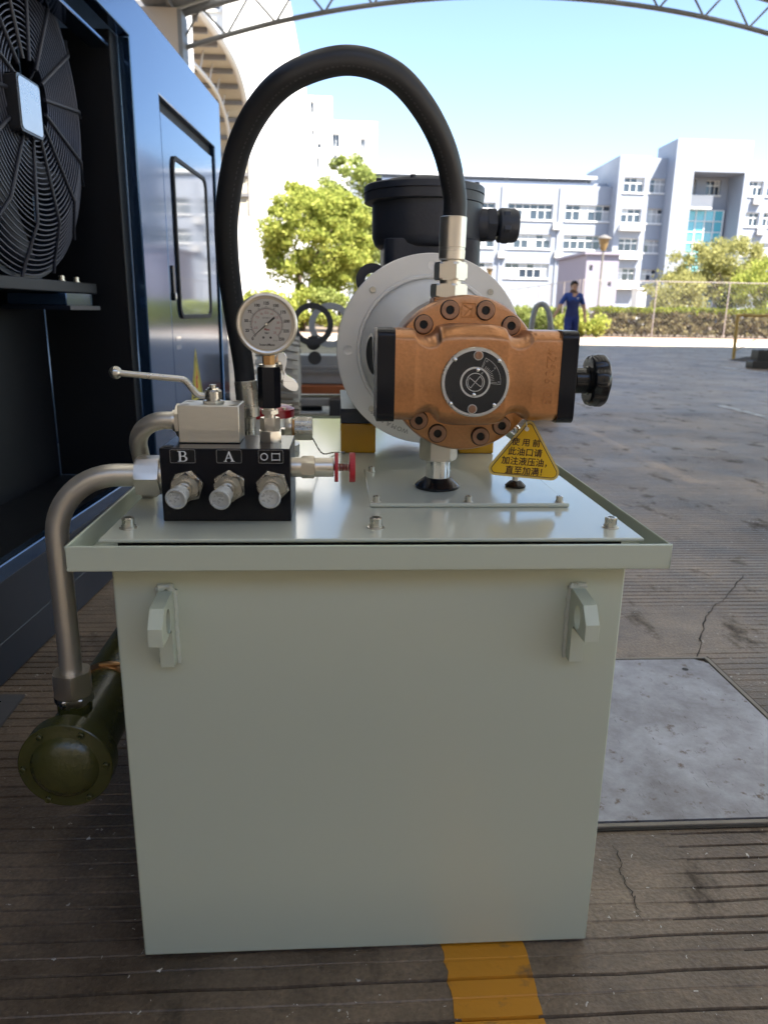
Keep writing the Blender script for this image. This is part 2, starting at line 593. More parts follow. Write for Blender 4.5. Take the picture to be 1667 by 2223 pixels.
def concrete(name, c1, c2, cdark, flecks=True, grooves=True):
    m = bpy.data.materials.new(name)
    m.use_nodes = True
    nt = m.node_tree
    L = nt.links.new
    b = nt.nodes['Principled BSDF']
    tc = nd(nt, 'ShaderNodeTexCoord')
    n1 = nd(nt, 'ShaderNodeTexNoise')
    n1.inputs['Scale'].default_value = 1.1
    n1.inputs['Detail'].default_value = 8
    n1.inputs['Roughness'].default_value = 0.62
    L(tc.outputs['Object'], n1.inputs['Vector'])
    r1 = nd(nt, 'ShaderNodeValToRGB')
    r1.color_ramp.elements[0].position = 0.34
    r1.color_ramp.elements[0].color = (*c1, 1)
    r1.color_ramp.elements[1].position = 0.66
    r1.color_ramp.elements[1].color = (*c2, 1)
    L(n1.outputs[0], r1.inputs[0])
    # grime blotches
    n2 = nd(nt, 'ShaderNodeTexNoise')
    n2.inputs['Scale'].default_value = 5.5
    n2.inputs['Detail'].default_value = 5
    n2.inputs['Roughness'].default_value = 0.7
    mp2 = nd(nt, 'ShaderNodeMapping')
    mp2.inputs['Scale'].default_value = (1.0, 0.55, 1.0)
    L(tc.outputs['Object'], mp2.inputs[0])
    L(mp2.outputs[0], n2.inputs['Vector'])
    r2 = nd(nt, 'ShaderNodeValToRGB')
    r2.color_ramp.elements[0].position = 0.57
    r2.color_ramp.elements[0].color = (0, 0, 0, 1)
    r2.color_ramp.elements[1].position = 0.71
    r2.color_ramp.elements[1].color = (1, 1, 1, 1)
    L(n2.outputs[0], r2.inputs[0])
    mx = nd(nt, 'ShaderNodeMix', data_type='RGBA')
    mx.inputs['B'].default_value = (*cdark, 1)
    L(r2.outputs[0], mx.inputs['Factor'])
    L(r1.outputs[0], mx.inputs['A'])
    # broad worn and oily patches
    n4 = nd(nt, 'ShaderNodeTexNoise')
    n4.inputs['Scale'].default_value = 2.3
    n4.inputs['Detail'].default_value = 12
    n4.inputs['Roughness'].default_value = 0.78
    mp4 = nd(nt, 'ShaderNodeMapping')
    mp4.inputs['Location'].default_value = (3.1, 7.7, 0)
    mp4.inputs['Scale'].default_value = (0.8, 1.0, 1.0)
    L(tc.outputs['Object'], mp4.inputs[0])
    L(mp4.outputs[0], n4.inputs['Vector'])
    r4 = nd(nt, 'ShaderNodeValToRGB')
    r4.color_ramp.elements[0].position = 0.36
    r4.color_ramp.elements[0].color = (0.52, 0.50, 0.49, 1)
    r4.color_ramp.elements[1].position = 0.62
    r4.color_ramp.elements[1].color = (1.25, 1.22, 1.2, 1)
    L(n4.outputs[0], r4.inputs[0])
    mx4 = nd(nt, 'ShaderNodeMix', data_type='RGBA', blend_type='MULTIPLY')
    mx4.inputs['Factor'].default_value = 1.0
    L(mx.outputs['Result'], mx4.inputs['A'])
    L(r4.outputs[0], mx4.inputs['B'])
    # fine grain
    n3 = nd(nt, 'ShaderNodeTexNoise')
    n3.inputs['Scale'].default_value = 130
    n3.inputs['Detail'].default_value = 4
    L(tc.outputs['Object'], n3.inputs['Vector'])
    mx2 = nd(nt, 'ShaderNodeMix', data_type='RGBA', blend_type='OVERLAY')
    mx2.inputs['Factor'].default_value = 0.55
    L(mx4.outputs['Result'], mx2.inputs['A'])
    L(n3.outputs[0], mx2.inputs['B'])
    last = mx2.outputs['Result']
    if flecks:
        vo = nd(nt, 'ShaderNodeTexVoronoi')
        vo.inputs['Scale'].default_value = 62
        vo.inputs['Randomness'].default_value = 1.0
        nw = nd(nt, 'ShaderNodeTexNoise')
        nw.inputs['Scale'].default_value = 75
        L(tc.outputs['Object'], nw.inputs['Vector'])
        va = nd(nt, 'ShaderNodeVectorMath', operation='MULTIPLY_ADD')
        va.inputs[1].default_value = (0.03, 0.03, 0.0)
        L(nw.outputs['Color'], va.inputs[0])
        L(tc.outputs['Object'], va.inputs[2])
        L(va.outputs[0], vo.inputs['Vector'])
        sep = nd(nt, 'ShaderNodeSeparateColor')
        L(vo.outputs['Color'], sep.inputs[0])
        ml = nd(nt, 'ShaderNodeMath', operation='MULTIPLY')
        ml.inputs[1].default_value = 0.24
        L(sep.outputs[0], ml.inputs[0])
        lt = nd(nt, 'ShaderNodeMath', operation='LESS_THAN')
        L(vo.outputs['Distance'], lt.inputs[0])
        sb = nd(nt, 'ShaderNodeMath', operation='SUBTRACT')
        L(ml.outputs[0], sb.inputs[0])
        sb.inputs[1].default_value = 0.085
        L(sb.outputs[0], lt.inputs[1])
        mx3 = nd(nt, 'ShaderNodeMix', data_type='RGBA')
        L(lt.outputs[0], mx3.inputs['Factor'])
        L(last, mx3.inputs['A'])
        mx3.inputs['B'].default_value = (0.55, 0.52, 0.47, 1)
        last = mx3.outputs['Result']
    L(last, b.inputs['Base Color'])
    mr = nd(nt, 'ShaderNodeMapRange')
    mr.inputs['To Min'].default_value = 0.16
    mr.inputs['To Max'].default_value = 0.66
    L(n4.outputs[0], mr.inputs['Value'])
    ra = nd(nt, 'ShaderNodeMath', operation='MULTIPLY_ADD')
    ra.inputs[1].default_value = 0.45
    L(r2.outputs[0], ra.inputs[0])
    L(mr.outputs[0], ra.inputs[2])
    ra.use_clamp = True
    L(ra.outputs[0], b.inputs['Roughness'])
    bp = nd(nt, 'ShaderNodeBump')
    bp.inputs['Strength'].default_value = 0.7
    bp.inputs['Distance'].default_value = 0.003
    ad = nd(nt, 'ShaderNodeMath', operation='ADD')
    L(n3.outputs[0], ad.inputs[0])
    L(n2.outputs[0], ad.inputs[1])
    L(ad.outputs[0], bp.inputs['Height'])
    L(bp.outputs[0], b.inputs['Normal'])
    return m


M_conc = concrete('tined_concrete', (0.080, 0.055, 0.036), (0.285, 0.219, 0.152), (0.034, 0.025, 0.016))
X, Y, Z = groove_sheet(GX, slice(None), 0.0)
gv, gf = grid_mesh(X, Y, Z)
gv = gv.tolist()
gf = gf.tolist()
n0 = len(gv)
xa, xb, ya, yb = GX[0], GX[-1], rows_y[0], rows_y[-1]
FAR = 900
gv += [(-FAR, -FAR, 0), (FAR, -FAR, 0), (FAR, ya, 0), (-FAR, ya, 0), (-FAR, yb, 0), (FAR, yb, 0), (FAR, FAR, 0), (-FAR, FAR, 0),
       (xa, ya, 0), (xb, ya, 0), (xa, yb, 0), (xb, yb, 0)]
gf += [(n0, n0 + 1, n0 + 2, n0 + 9), (n0, n0 + 9, n0 + 8, n0 + 3), (n0 + 3, n0 + 8, n0 + 10, n0 + 4), (n0 + 9, n0 + 2, n0 + 5, n0 + 11),
       (n0 + 4, n0 + 10, n0 + 11), (n0 + 4, n0 + 11, n0 + 5), (n0 + 4, n0 + 5, n0 + 6, n0 + 7)]
me = bpy.data.meshes.new('ground')
me.from_pydata(gv, [], gf)
me.materials.append(M_conc)
M_groove = mat('groove_dirt', (0.050, 0.036, 0.028), 0.95, var=0.3, scale=20)
me.materials.append(M_groove)
zf = Z.reshape(-1)
deep = [1 if min(zf[i] for i in f) < -0.0030 and max(zf[i] for i in f) < -0.0012 else 0 for f in gf[:len(gf) - 7]] + [0] * 7
me.polygons.foreach_set('material_index', deep)
go = bpy.data.objects.new('ground', me)
link(go, None, (0, 0, 0))
tag(go, kind='structure')

# worn yellow floor line that runs under the tank
M_line = mat('worn_yellow_paint', (0.55, 0.235, 0.014), 0.55, var=0.1, scale=16, color2=(0.10, 0.075, 0.045), patch=(0.56, 0.70), bump=0.4, bscale=90)
sel = (rows_y > 0.3) & (rows_y < 1.4)
X, Y, Z = groove_sheet(np.linspace(0.171, 0.305, 10), sel, 0.0012)
X = X + (vnoise(X * 900, Y * 60, 2) - 0.5) * 0.008 * ((X < 0.18) | (X > 0.29))
lv, lf = grid_mesh(X, Y, Z)
me = bpy.data.meshes.new('floor_line')
me.from_pydata(lv.tolist(), [], lf.tolist())
me.materials.append(M_line)
o = bpy.data.objects.new('floor_line', me)
link(o, None, (0, 0, 0))
tag(o, kind='structure')

# pale far lane lines
M_wline = mat('worn_white_line', (0.42, 0.42, 0.42), 0.6, color2=(0.14, 0.13, 0.12), patch=(0.45, 0.6), scale=7)
for (a, b_, w) in (((1557, 880), (1760, 931), 0.06), ((1565, 797), (1800, 829), 0.09)):
    p, q = atz(*a, 0), atz(*b_, 0)
    d = (q - p).normalized()
    s_ = V((-d.y, d.x, 0)) * w
    q = p + d * 9
    o = MB().add([p - s_ + ZA * .004, q - s_ + ZA * .004, q + s_ + ZA * .004, p + s_ + ZA * .004], [(0, 1, 2, 3)]).build('lane_line', M_wline, None, angle=0)
    tag(o, kind='structure')

# crack lines as thin dark channels
M_crack = mat('crack_dirt', (0.03, 0.025, 0.02), 0.9)
def crack(name, pts, w):
    P = [atz(x, y, 0.0018) for x, y in pts]
    out = []
    for a, b_ in zip(P, P[1:]):
        for k in range(5):
            t = k / 5
            p = a.lerp(b_, t)
            out.append(p + V((random.uniform(-1, 1), random.uniform(-1, 1), 0)) * (0.006 if 0 < k else 0.001))
    out.append(P[-1])
    vs, fs = [], []
    for i, p in enumerate(out):
        d = (out[min(i + 1, len(out) - 1)] - out[max(i - 1, 0)]).normalized()
        s_ = V((-d.y, d.x, 0)) * (w * random.uniform(0.4, 1.2))
        vs += [p - s_, p + s_]
    fs = [(2 * i, 2 * i + 1, 2 * i + 3, 2 * i + 2) for i in range(len(out) - 1)]
    tag(MB().add(vs, fs).build(name, M_crack, None, angle=0, recalc=False), kind='structure')


crack('ground_crack', [(1612, 1247), (1594, 1275), (1570, 1300), (1545, 1320), (1530, 1342), (1524, 1370), (1520, 1400), (1512, 1428)], 0.0022)
crack('ground_crack', [(1330, 1835), (1345, 1870), (1352, 1900), (1372, 1935), (1378, 1960), (1395, 2000)], 0.0010)

# steel cover plate let into the floor, with its light steel rim
M_plate = bpy.data.materials.new('floor_plate_steel')
M_plate.use_nodes = True
_nt = M_plate.node_tree
_b = _nt.nodes['Principled BSDF']
_tc = nd(_nt, 'ShaderNodeTexCoord')
def _noise(sc, det, rg_, st=None):
    n = nd(_nt, 'ShaderNodeTexNoise')
    n.inputs['Scale'].default_value = sc
    n.inputs['Detail'].default_value = det
    n.inputs['Roughness'].default_value = rg_
    mp = nd(_nt, 'ShaderNodeMapping')
    if st:
        mp.inputs['Scale'].default_value = st
        mp.inputs['Rotation'].default_value = (0, 0, 0.9)
    _nt.links.new(_tc.outputs['Object'], mp.inputs[0])
    _nt.links.new(mp.outputs[0], n.inputs['Vector'])
    return n
def _ramp(n, p0, p1, c0, c1):
    r = nd(_nt, 'ShaderNodeValToRGB')
    r.color_ramp.elements[0].position, r.color_ramp.elements[1].position = p0, p1
    r.color_ramp.elements[0].color, r.color_ramp.elements[1].color = (*c0, 1), (*c1, 1)
    _nt.links.new(n.outputs[0], r.inputs[0])
    return r
def _mix(f, a_, col_):
    m = nd(_nt, 'ShaderNodeMix', data_type='RGBA')
    _nt.links.new(f.outputs[0], m.inputs['Factor'])
    _nt.links.new(a_, m.inputs['A'])
    m.inputs['B'].default_value = (*col_, 1)
    return m.outputs['Result']
_base = _ramp(_noise(4.5, 12, 0.72), 0.36, 0.66, (0.21, 0.20, 0.21), (0.45, 0.46, 0.51)).outputs[0]
_base = _mix(_ramp(_noise(22, 8, 0.7), 0.585, 0.66, (0, 0, 0), (1, 1, 1)), _base, (0.16, 0.125, 0.10))
_base = _mix(_ramp(_noise(30, 3, 0.5, (9, 0.7, 1)), 0.68, 0.73, (0, 0, 0), (1, 1, 1)), _base, (0.07, 0.065, 0.06))
_nt.links.new(_base, _b.inputs['Base Color'])
_b.inputs['Metallic'].default_value = 0.4
_rr = nd(_nt, 'ShaderNodeMapRange')
_rr.inputs['To Min'].default_value, _rr.inputs['To Max'].default_value = 0.28, 0.62
_nz = _noise(9, 8, 0.7)
_nt.links.new(_nz.outputs[0], _rr.inputs['Value'])
_nt.links.new(_rr.outputs[0], _b.inputs['Roughness'])
_bp = nd(_nt, 'ShaderNodeBump')
_bp.inputs['Strength'].default_value, _bp.inputs['Distance'].default_value = 0.4, 0.002
_nt.links.new(_noise(60, 5, 0.7).outputs[0], _bp.inputs['Height'])
_nt.links.new(_bp.outputs[0], _b.inputs['Normal'])
M_rim = mat('plate_rim_steel', (0.24, 0.21, 0.17), 0.55, 0.2, var=0.3, scale=20, bump=0.5, bscale=80)
fp = thing('floor_cover_plate', (0.76, 1.6, 0.0), 'worn bluish steel cover plate let into the concrete floor right of the tank', 'cover plate')
px0, px1, py0, py1 = 0.43, 1.098, 1.252, 1.962
MB().prism([(px0, py0), (px1, py0), (px1, py1 - 0.03), (px1 - 0.03, py1), (px0, py1)], (0, 0, 0.001), XA, YA, ZA * 0.005).build('plate', M_plate, fp, angle=0)
rim = MB()
for (x0, y0, x1, y1) in ((px0 - .01, py0 - .016, px1 + .016, py0 - .006), (px1 + .006, py0 - .006, px1 + .016, py1 + .006), (px0 - .01, py1 + .006, px1 + .016, py1 + .016)):
    rim.box(x0, x1, y0, y1, 0.0, 0.006)
rim.build('rim', M_rim, fp, angle=0, bevel=0.0015)
gap = MB()
for (x0, y0, x1, y1) in ((px0 - .01, py0 - .005, px1 + .005, py0 - .001), (px1 + .001, py0 - .001, px1 + .005, py1 + .005), (px0 - .01, py1 + .001, px1 + .001, py1 + .005), (px0 - .01, py0 - .024, px1 + .024, py0 - .017), (px1 + .017, py0 - .017, px1 + .024, py1 + .022)):
    gap.box(x0, x1, y0, y1, 0.0, 0.0025)
gap.build('dirt_joint', M_crack, fp, angle=0)
p = atz(1486, 1457, 0)
MB().cyl((p.x, p.y, 0.004), (p.x, p.y, 0.0065), 0.009, n=16).build('lifting_hole', M_dark, fp, angle=0)  # raised dark disc, painted as the shade in a hole

# drain-like bracket plate lying at the far left
bp_ = thing('bracket_plate', (-0.78, 1.50, 0.0), 'flat grey steel bracket plate with a slot lying on the floor at far left', 'steel plate')
M_gsteel = mat('grey_mill_steel', (0.12, 0.12, 0.125), 0.45, 0.4, var=0.2, scale=8, bump=0.2, bscale=70)
a_, b2 = atz(55, 1508, 0.006), atz(0, 1578, 0.006)
MB().prism([(a_.x, a_.y), (a_.x - 0.35, a_.y + 0.01), (b2.x - 0.42, b2.y - 0.1), (b2.x + 0.0, b2.y - 0.02)], (0, 0, 0.001), XA, YA, ZA * 0.006,
           holes=[[(p[0], p[1]) for p in rrect(a_.x - 0.105, a_.x - 0.045, a_.y - 0.055, a_.y - 0.028, 0.012)]]).build('plate', M_gsteel, bp_, angle=0)


# ================================================================== HYDRAULIC POWER UNIT
unit = thing('hydraulic_power_unit', (0.05, 1.5, 0.0), 'pale grey hydraulic power unit with bronze pump, motor and black hose on its tank', 'power unit')

# --- tank with drip tray and lid
TX0, TX1, TY0, TY1 = -0.306, 0.409, 0.967, 2.10
tank = MB().box(TX0, TX1, TY0, TY1, 0.004, 0.667).build('tank', M_tank, unit, angle=30, bevel=0.003)
LX0, LX1, LY0, LY1 = TX0 - 0.043, TX1 + 0.043, 0.924, 2.16
tray = MB()
TH = 0.003
tray.box(LX0, LX1, LY0, LY1, 0.667, 0.671)
tray.box(LX0, LX1, LY0, LY0 + TH, 0.671, 0.7015)
tray.box(LX0, LX1, LY1 - TH, LY1, 0.671, 0.7015)
tray.box(LX0, LX0 + TH, LY0 + TH, LY1 - TH, 0.671, 0.7015)
tray.box(LX1 - TH, LX1, LY0 + TH, LY1 - TH, 0.671, 0.7015)
me_t = tray.build('drip_tray', M_tank, unit, angle=30, bevel=0.0022, segs=3)
MB().box(-0.300, 0.405, 0.985, 2.09, 0.6715, 0.6944).build('tank_flange', M_blackm, unit, angle=0)  # black colour paints in the shade of the gap under the lid
LIDZ = 0.700
lid = MB().box(-0.318, 0.427, 0.959, 2.115, 0.6948, LIDZ).build('lid', M_tank2, unit, angle=30, bevel=0.0022, segs=3)
plate = MB().box(0.051, 0.371, 1.124, 1.388, LIDZ + 0.0006, 0.707).build('access_plate', M_tank2, unit, angle=30, bevel=0.0018)


def cap_screw(name, p, axis, r, h, parent, m=M_steel, washer=True, sock=None):
    mb = MB()
    a = V(axis).normalized()
    p = V(p)
    z0 = 0.0
    if washer:
        mb.lathe(p, a, [(0, 0), (0, r * 1.42), (r * 0.10, r * 1.42), (r * 0.14, r * 1.36), (r * 0.14, 0)], 24)
        mb.lathe(p + a * (r * 0.145), a, [(0, 0), (0, r * 1.12), (r * 0.3, r * 1.12), (r * 0.3, 0)], 24)
        z0 = r * 0.45
    mb.lathe(p + a * z0, a, [(0, 0), (0, r), (h - r * 0.12, r), (h, r * 0.88), (h, r * 0.55), (h * 0.45, r * 0.52), (h * 0.45, 0)], 24)
    return mb.build(name, m, parent, angle=35, origin=p)


b0 = None
for x, y in ((-0.292, 1.014), (0.055, 1.014), (0.398, 1.014), (0.398, 1.55), (-0.292, 1.55)):
    b0 = cap_screw('bolt', (x, y, LIDZ), ZA, 0.0088, 0.0115, lid) if b0 is None else dup(b0, (x, y, LIDZ), lid)
b0 = None
for x, y in ((0.062, 1.134), (0.209, 1.134), (0.357, 1.134), (0.064, 1.362), (0.357, 1.362), (0.209, 1.372)):
    b0 = cap_screw('bolt', (x, y, 0.707), ZA, 0.0056, 0.0075, plate) if b0 is None else dup(b0, (x, y, 0.707), plate)

# lifting lugs on the front wall
def lug(xc):
    # hook outline in (distance from the wall, height)
    zt_, z1, z2, z3, z0 = 0.6255, 0.6205, 0.5985, 0.5735, 0.5180
    out = [(0, zt_), (0.016, zt_), (0.057, z1), (0.074, z2), (0.074, z3), (0.024, z3)]
    out += [(0.020, z3 - 0.004), (0.020, z0), (0, z0)]
    hole = [(0.0375 + 0.0125 * math.cos(a), 0.5945 + 0.0175 * math.sin(a)) for a in np.linspace(0.0, 2 * math.pi, 20, endpoint=False)]
    MB().prism(out, (xc - 0.0095, TY0, 0), -YA, ZA, XA * 0.019, [hole]).build('lifting_lug', M_tank, tank, angle=30, bevel=0.0012)
    w = MB()
    for sx in (-1, 1):
        pts = [V((xc + sx * 0.0110 + random.uniform(-.001, .001), TY0 - 0.001, 0.516 + i * 0.0058)) for i in range(20)]
        w.tube(pts, [random.uniform(0.0030, 0.0046) for _ in pts], 8)
        pts = [V((xc + random.uniform(-.012, .012), TY0 - 0.003, 0.628 + random.uniform(-.003, .004))) for i in range(8)]
        w.tube(sorted(pts, key=lambda q: q.x), [random.uniform(.003, .006) for _ in pts], 8)
    wb_ = w.build('weld_bead', M_tank2, tank)
    wb_['kind'] = 'stuff'


lug(-0.2345)
lug(0.3405)

# --- black valve manifold with labels and ports
mani = MB().box(-0.251, -0.067, 1.046, 1.165, LIDZ + 0.0006, 0.8075).build('manifold_block', M_blackm, unit, angle=30, bevel=0.0012)
yf = 1.046


def label_plate(x0, x1, z0, z1):
    return MB().prism(rrect(x0, x1, z0, z1, 0.002), (0, yf - 0.0002, 0), XA, ZA, -YA * 0.0008).build('label_plate', M_blackp, mani, angle=0)


def serif_B(mb, cx, cz, h, y):
    w, st = h * 0.86, h * 0.17
    th = h * 0.055

    def poly(loop, holes=()):
        mb.prism([(cx + a * h, cz + b * h) for a, b in loop], (0, y, 0), XA, ZA, -YA * 0.0004, [[(cx + a * h, cz + b * h) for a, b in hl] for hl in holes])
    up = [(-.46, .5), (.10, .5)] + [(.10 + .26 * math.cos(R(t)), .255 + .245 * math.sin(R(t))) for t in range(75, -76, -15)] + [(.12, .02)]
    lo = [(.12, .02)] + [(.13 + .32 * math.cos(R(t)), -.24 + .26 * math.sin(R(t))) for t in range(75, -76, -15)] + [(.12, -.5), (-.46, -.5)]
    outer = up + lo[1:] + [(-.46, -.45), (-.34, -.43), (-.34, .43), (-.46, .45)]
    h1 = [(-.14, .43), (.07, .43)] + [(.07 + .13 * math.cos(R(t)), .25 + .18 * math.sin(R(t))) for t in range(75, -76, -25)] + [(.07, .05), (-.14, .05)]
    h2 = [(-.14, -.02), (.08, -.02)] + [(.09 + .17 * math.cos(R(t)), -.23 + .20 * math.sin(R(t))) for t in range(75, -76, -25)] + [(.08, -.44), (-.14, -.44)]
    poly(outer, [h1, h2])


def serif_A(mb, cx, cz, h, y):
    def poly(loop, holes=()):
        mb.prism([(cx + a * h, cz + b * h) for a, b in loop], (0, y, 0), XA, ZA, -YA * 0.0004, [[(cx + a * h, cz + b * h) for a, b in hl] for hl in holes])
    outer = [(-.03, .5), (.05, .5), (.42, -.44), (.52, -.46), (.52, -.5), (.12, -.5), (.12, -.46), (.22, -.44), (.13, -.18), (-.20, -.18), (-.29, -.44), (-.18, -.46), (-.18, -.5), (-.52, -.5), (-.52, -.46), (-.40, -.44)]
    poly(outer, [[(-.175, -.115), (.105, -.115), (-.03, .27)]])


for i, (cx_, ch) in enumerate(((-0.2185, 'B'), (-0.1535, 'A'), (-0.0945, 'O'))):
    lp = label_plate(cx_ - 0.018, cx_ + 0.018, 0.7865, 0.8065)
    g = MB()
    yy = yf - 0.0011
    if ch == 'B':
        serif_B(g, cx_, 0.7965, 0.0150, yy)
    elif ch == 'A':
        serif_A(g, cx_, 0.7965, 0.0150, yy)
    else:
        g.prism(circle(cx_ - 0.0095, 0.7963, 0.0054, 28), (0, yy, 0), XA, ZA, -YA * 0.0004, [circle(cx_ - 0.0095, 0.7963, 0.0041, 28)])
        g.box(cx_ + 0.001, cx_ + 0.0021, yy - .0004, yy, 0.7905, 0.8020)
        g.box(cx_ + 0.0119, cx_ + 0.0130, yy - .0004, yy, 0.7905, 0.8020)
        g.box(cx_ + 0.0021, cx_ + 0.0119, yy - .0004, yy, 0.8002, 0.8013)
        g.box(cx_ + 0.0021, cx_ + 0.0119, yy - .0004, yy, 0.7912, 0.7923)
    g.build('lettering', M_white, mani, angle=0)
    # thin scribed border
    bd = MB().prism(rrect(cx_ - 0.0176, cx_ + 0.0176, 0.7869, 0.8061, 0.002), (0, yf - 0.00105, 0), XA, ZA, -YA * 0.0001, [rrect(cx_ - 0.0173, cx_ + 0.0173, 0.7872, 0.8058, 0.0018)])
    bd.build('label_border', M_silverp, mani, angle=0)

for i, (cx_, d) in enumerate(((-0.2135, V((-0.14, -1, -0.16))), (-0.1535, V((-0.18, -1, -0.20))), (-0.0925, V((0.02, -1, -0.12))))):
    zc = 0.7545
    p = V((cx_, yf, zc))
    fit = MB()
    fit.cyl(p + YA * 0.001, p - YA * 0.003, 0.0165, n=28)
    fit.hexa(p - YA * 0.003, p - YA * 0.010, 0.0240, rot=0.2 + i * 0.3)
    fit.hexa(p - YA * 0.0105, p - YA * 0.024, 0.0212, rot=0.5 + i * 0.25)
    fit.cyl(p - YA * 0.022, p - YA * 0.030, 0.0125, n=24)
    e0 = p - YA * 0.026
    dd = d.normalized()
    fit.cyl(e0, e0 + dd * 0.028, 0.0105, n=24)
    f_ = fit.build('port_fitting', M_steel, mani, angle=30)
    q = e0 + dd * 0.014
    MB().lathe(q, dd, [(0, 0.0122), (0.018, 0.0132), (0.018, 0.0148), (0.0215, 0.0148), (0.0225, 0.0140), (0.0225, 0.0122), (0.0200, 0.0112), (0.0200, 0)], 32).build('dust_cap', M_cap, mani, angle=30)
MB().lathe((-0.241, 1.06, 0.8070), ZA, [(0, 0), (0.0012, 0.0075), (0.0012, 0.0)], 20).build('plug', M_dark, mani, angle=0)

# needle valve with red knurled discs on the right of the manifold
p = V((-0.067, 1.083, 0.7735))
rv = MB()
rv.cyl(p, p + XA * 0.014, 0.0148, n=28)
rv.hexa(p + XA * 0.014, p + XA * 0.033, 0.0172, rot=0.52)
rv.cyl(p + XA * 0.033, p + XA * 0.062, 0.0145, n=28, ch=0.001)
rv.lathe(p + XA * 0.062, XA, [(0, 0)] + [(t * 0.002, 0.0062 if t % 2 else 0.0052) for t in range(0, 14)] + [(0.028, 0)], 20)
needle = rv.build('needle_valve', M_nut, unit, angle=30)


def knurled(mb, p, axis, r, h, n=120):
    a, u, w = basis(axis)
    loop = [(r * (1 if i % 2 else 0.978) * math.cos(2 * math.pi * i / n), r * (1 if i % 2 else 0.978) * math.sin(2 * math.pi * i / n)) for i in range(n)]
    mb.prism(loop, p, u, w, a * h)
    return mb


k1 = knurled(MB(), p + XA * 0.063, XA, 0.0222, 0.0055).build('lock_disc', M_red, needle, angle=20, bevel=0.0006)
k2 = knurled(MB(), p + XA * 0.085, XA, 0.0222, 0.0085).build('hand_disc', M_red, needle, angle=20, bevel=0.0006)

# ball valve block with lever
bv = MB().box(-0.2315, -0.143, 1.088, 1.152, 0.808, 0.863).build('ball_valve', M_brushed, unit, angle=30, bevel=0.0012)
st = MB()
hc = V((-0.184, 1.119, 0.863))
st.hexa(hc, hc + ZA * 0.004, 0.0165, rot=0.3)
st.cyl(hc + ZA * 0.004, hc + ZA * 0.008, 0.010)
st.lathe(hc + ZA * 0.0075, ZA, [(0, 0), (0, 0.0125), (0.010, 0.0125), (0.0125, 0.011), (0.0125, 0.0)], 36)
st.hexa(hc + ZA * 0.020, hc + ZA * 0.0225, 0.0095, rot=0.1)
st.cyl(hc + ZA * 0.0225, hc + ZA * 0.0275, 0.0052, n=18, ch=0.0006)
st.build('stem', M_steel, bv, angle=30)
ya_ = 1.119
pts = [hc + ZA * 0.0105 + XA * -0.008, hc + ZA * 0.0105 + XA * -0.022, at(404, 827, ya_ - .004), at(395, 823, ya_ - .005), at(270, 811, ya_ - .02), at(258, 809.5, ya_ - .02)]
lev = MB()
pp = bend(pts, 0.012, 5)
vs, fs = [], []
for i, q in enumerate(pp):
    t = (pp[min(i + 1, len(pp) - 1)] - pp[max(i - 1, 0)]).normalized()
    s_ = YA
    n_ = t.cross(s_).normalized()
    hw, hh = 0.0052, 0.0042
    for a, b_ in ((-1, -.6), (-.7, -1), (.7, -1), (1, -.6), (1, .6), (.7, 1), (-.7, 1), (-1, .6)):
        vs.append(q + s_ * (a * hw) + n_ * (b_ * hh))
for i in range(len(pp) - 1):
    for j in range(8):
        fs.append((i * 8 + j, i * 8 + (j + 1) % 8, i * 8 + 8 + (j + 1) % 8, i * 8 + 8 + j))
fs += [tuple(range(7, -1, -1)), tuple((len(pp) - 1) * 8 + j for j in range(8))]
lev.add(vs, fs)
lev.build('lever', M_steel, bv, angle=50)
MB().sphere(at(251.5, 808.8, ya_ - .02), 0.0092, 24).build('lever_knob', M_steel, bv, angle=60)
pg = None
for x, y in ((-0.222, 1.099), (-0.153, 1.099), (-0.222, 1.142), (-0.153, 1.142)):
    pg = MB().lathe((x, y, 0.8632), ZA, [(0, 0), (0.0006, 0.0072), (0.0006, 0.0048), (0.0001, 0.0045), (0.0001, 0)], 24).build('plug', M_nut, bv, angle=30, origin=(x, y, .8632)) if pg is None else dup(pg, (x, y, .8632), bv)
# side fitting and its bent pipe
sf = MB()
sf.hexa((-0.2315, 1.122, 0.836), (-0.2395, 1.122, 0.836), 0.0255, rot=0.52)
sf.cyl((-0.2395, 1.122, 0.836), (-0.245, 1.122, 0.836), 0.016)
sf.build('side_fitting', M_nut, bv, angle=30)
MB().tube(bend([(-0.240, 1.122, 0.836), (-0.307, 1.128, 0.836), (-0.307, 1.20, 0.7005)], 0.055, 10), 0.0135, 20).build('return_pipe', M_stain, unit)

# large bent steel pipe down to the oil cooler
pp = V((-0.251, 1.10, 0.757))
lp = MB().tube(bend([pp + XA * -0.03, (-0.424, 1.10, 0.757), (-0.424, 1.10, 0.40)], 0.098, 14), 0.0172, 28).build('steel_pipe', M_stain, unit, angle=60)
nt_ = MB()
nt_.cyl(pp, pp - XA * 0.012, 0.0235, n=32)
nt_.hexa(pp - XA * 0.011, pp - XA * 0.046, 0.0315, rot=0.0)
nt_.build('union_nut', M_nut, lp, angle=30)
q = V((-0.424, 1.10, 0.0))
nt_ = MB()
nt_.hexa(q + ZA * 0.397, q + ZA * 0.437, 0.0315, rot=0.25)
nt_.build('union_nut', M_nut, lp, angle=30)
nt_ = MB()
nt_.hexa(q + ZA * 0.382, q + ZA * 0.396, 0.0300, rot=0.75)
nt_.build('lock_nut', M_steel, lp, angle=30)

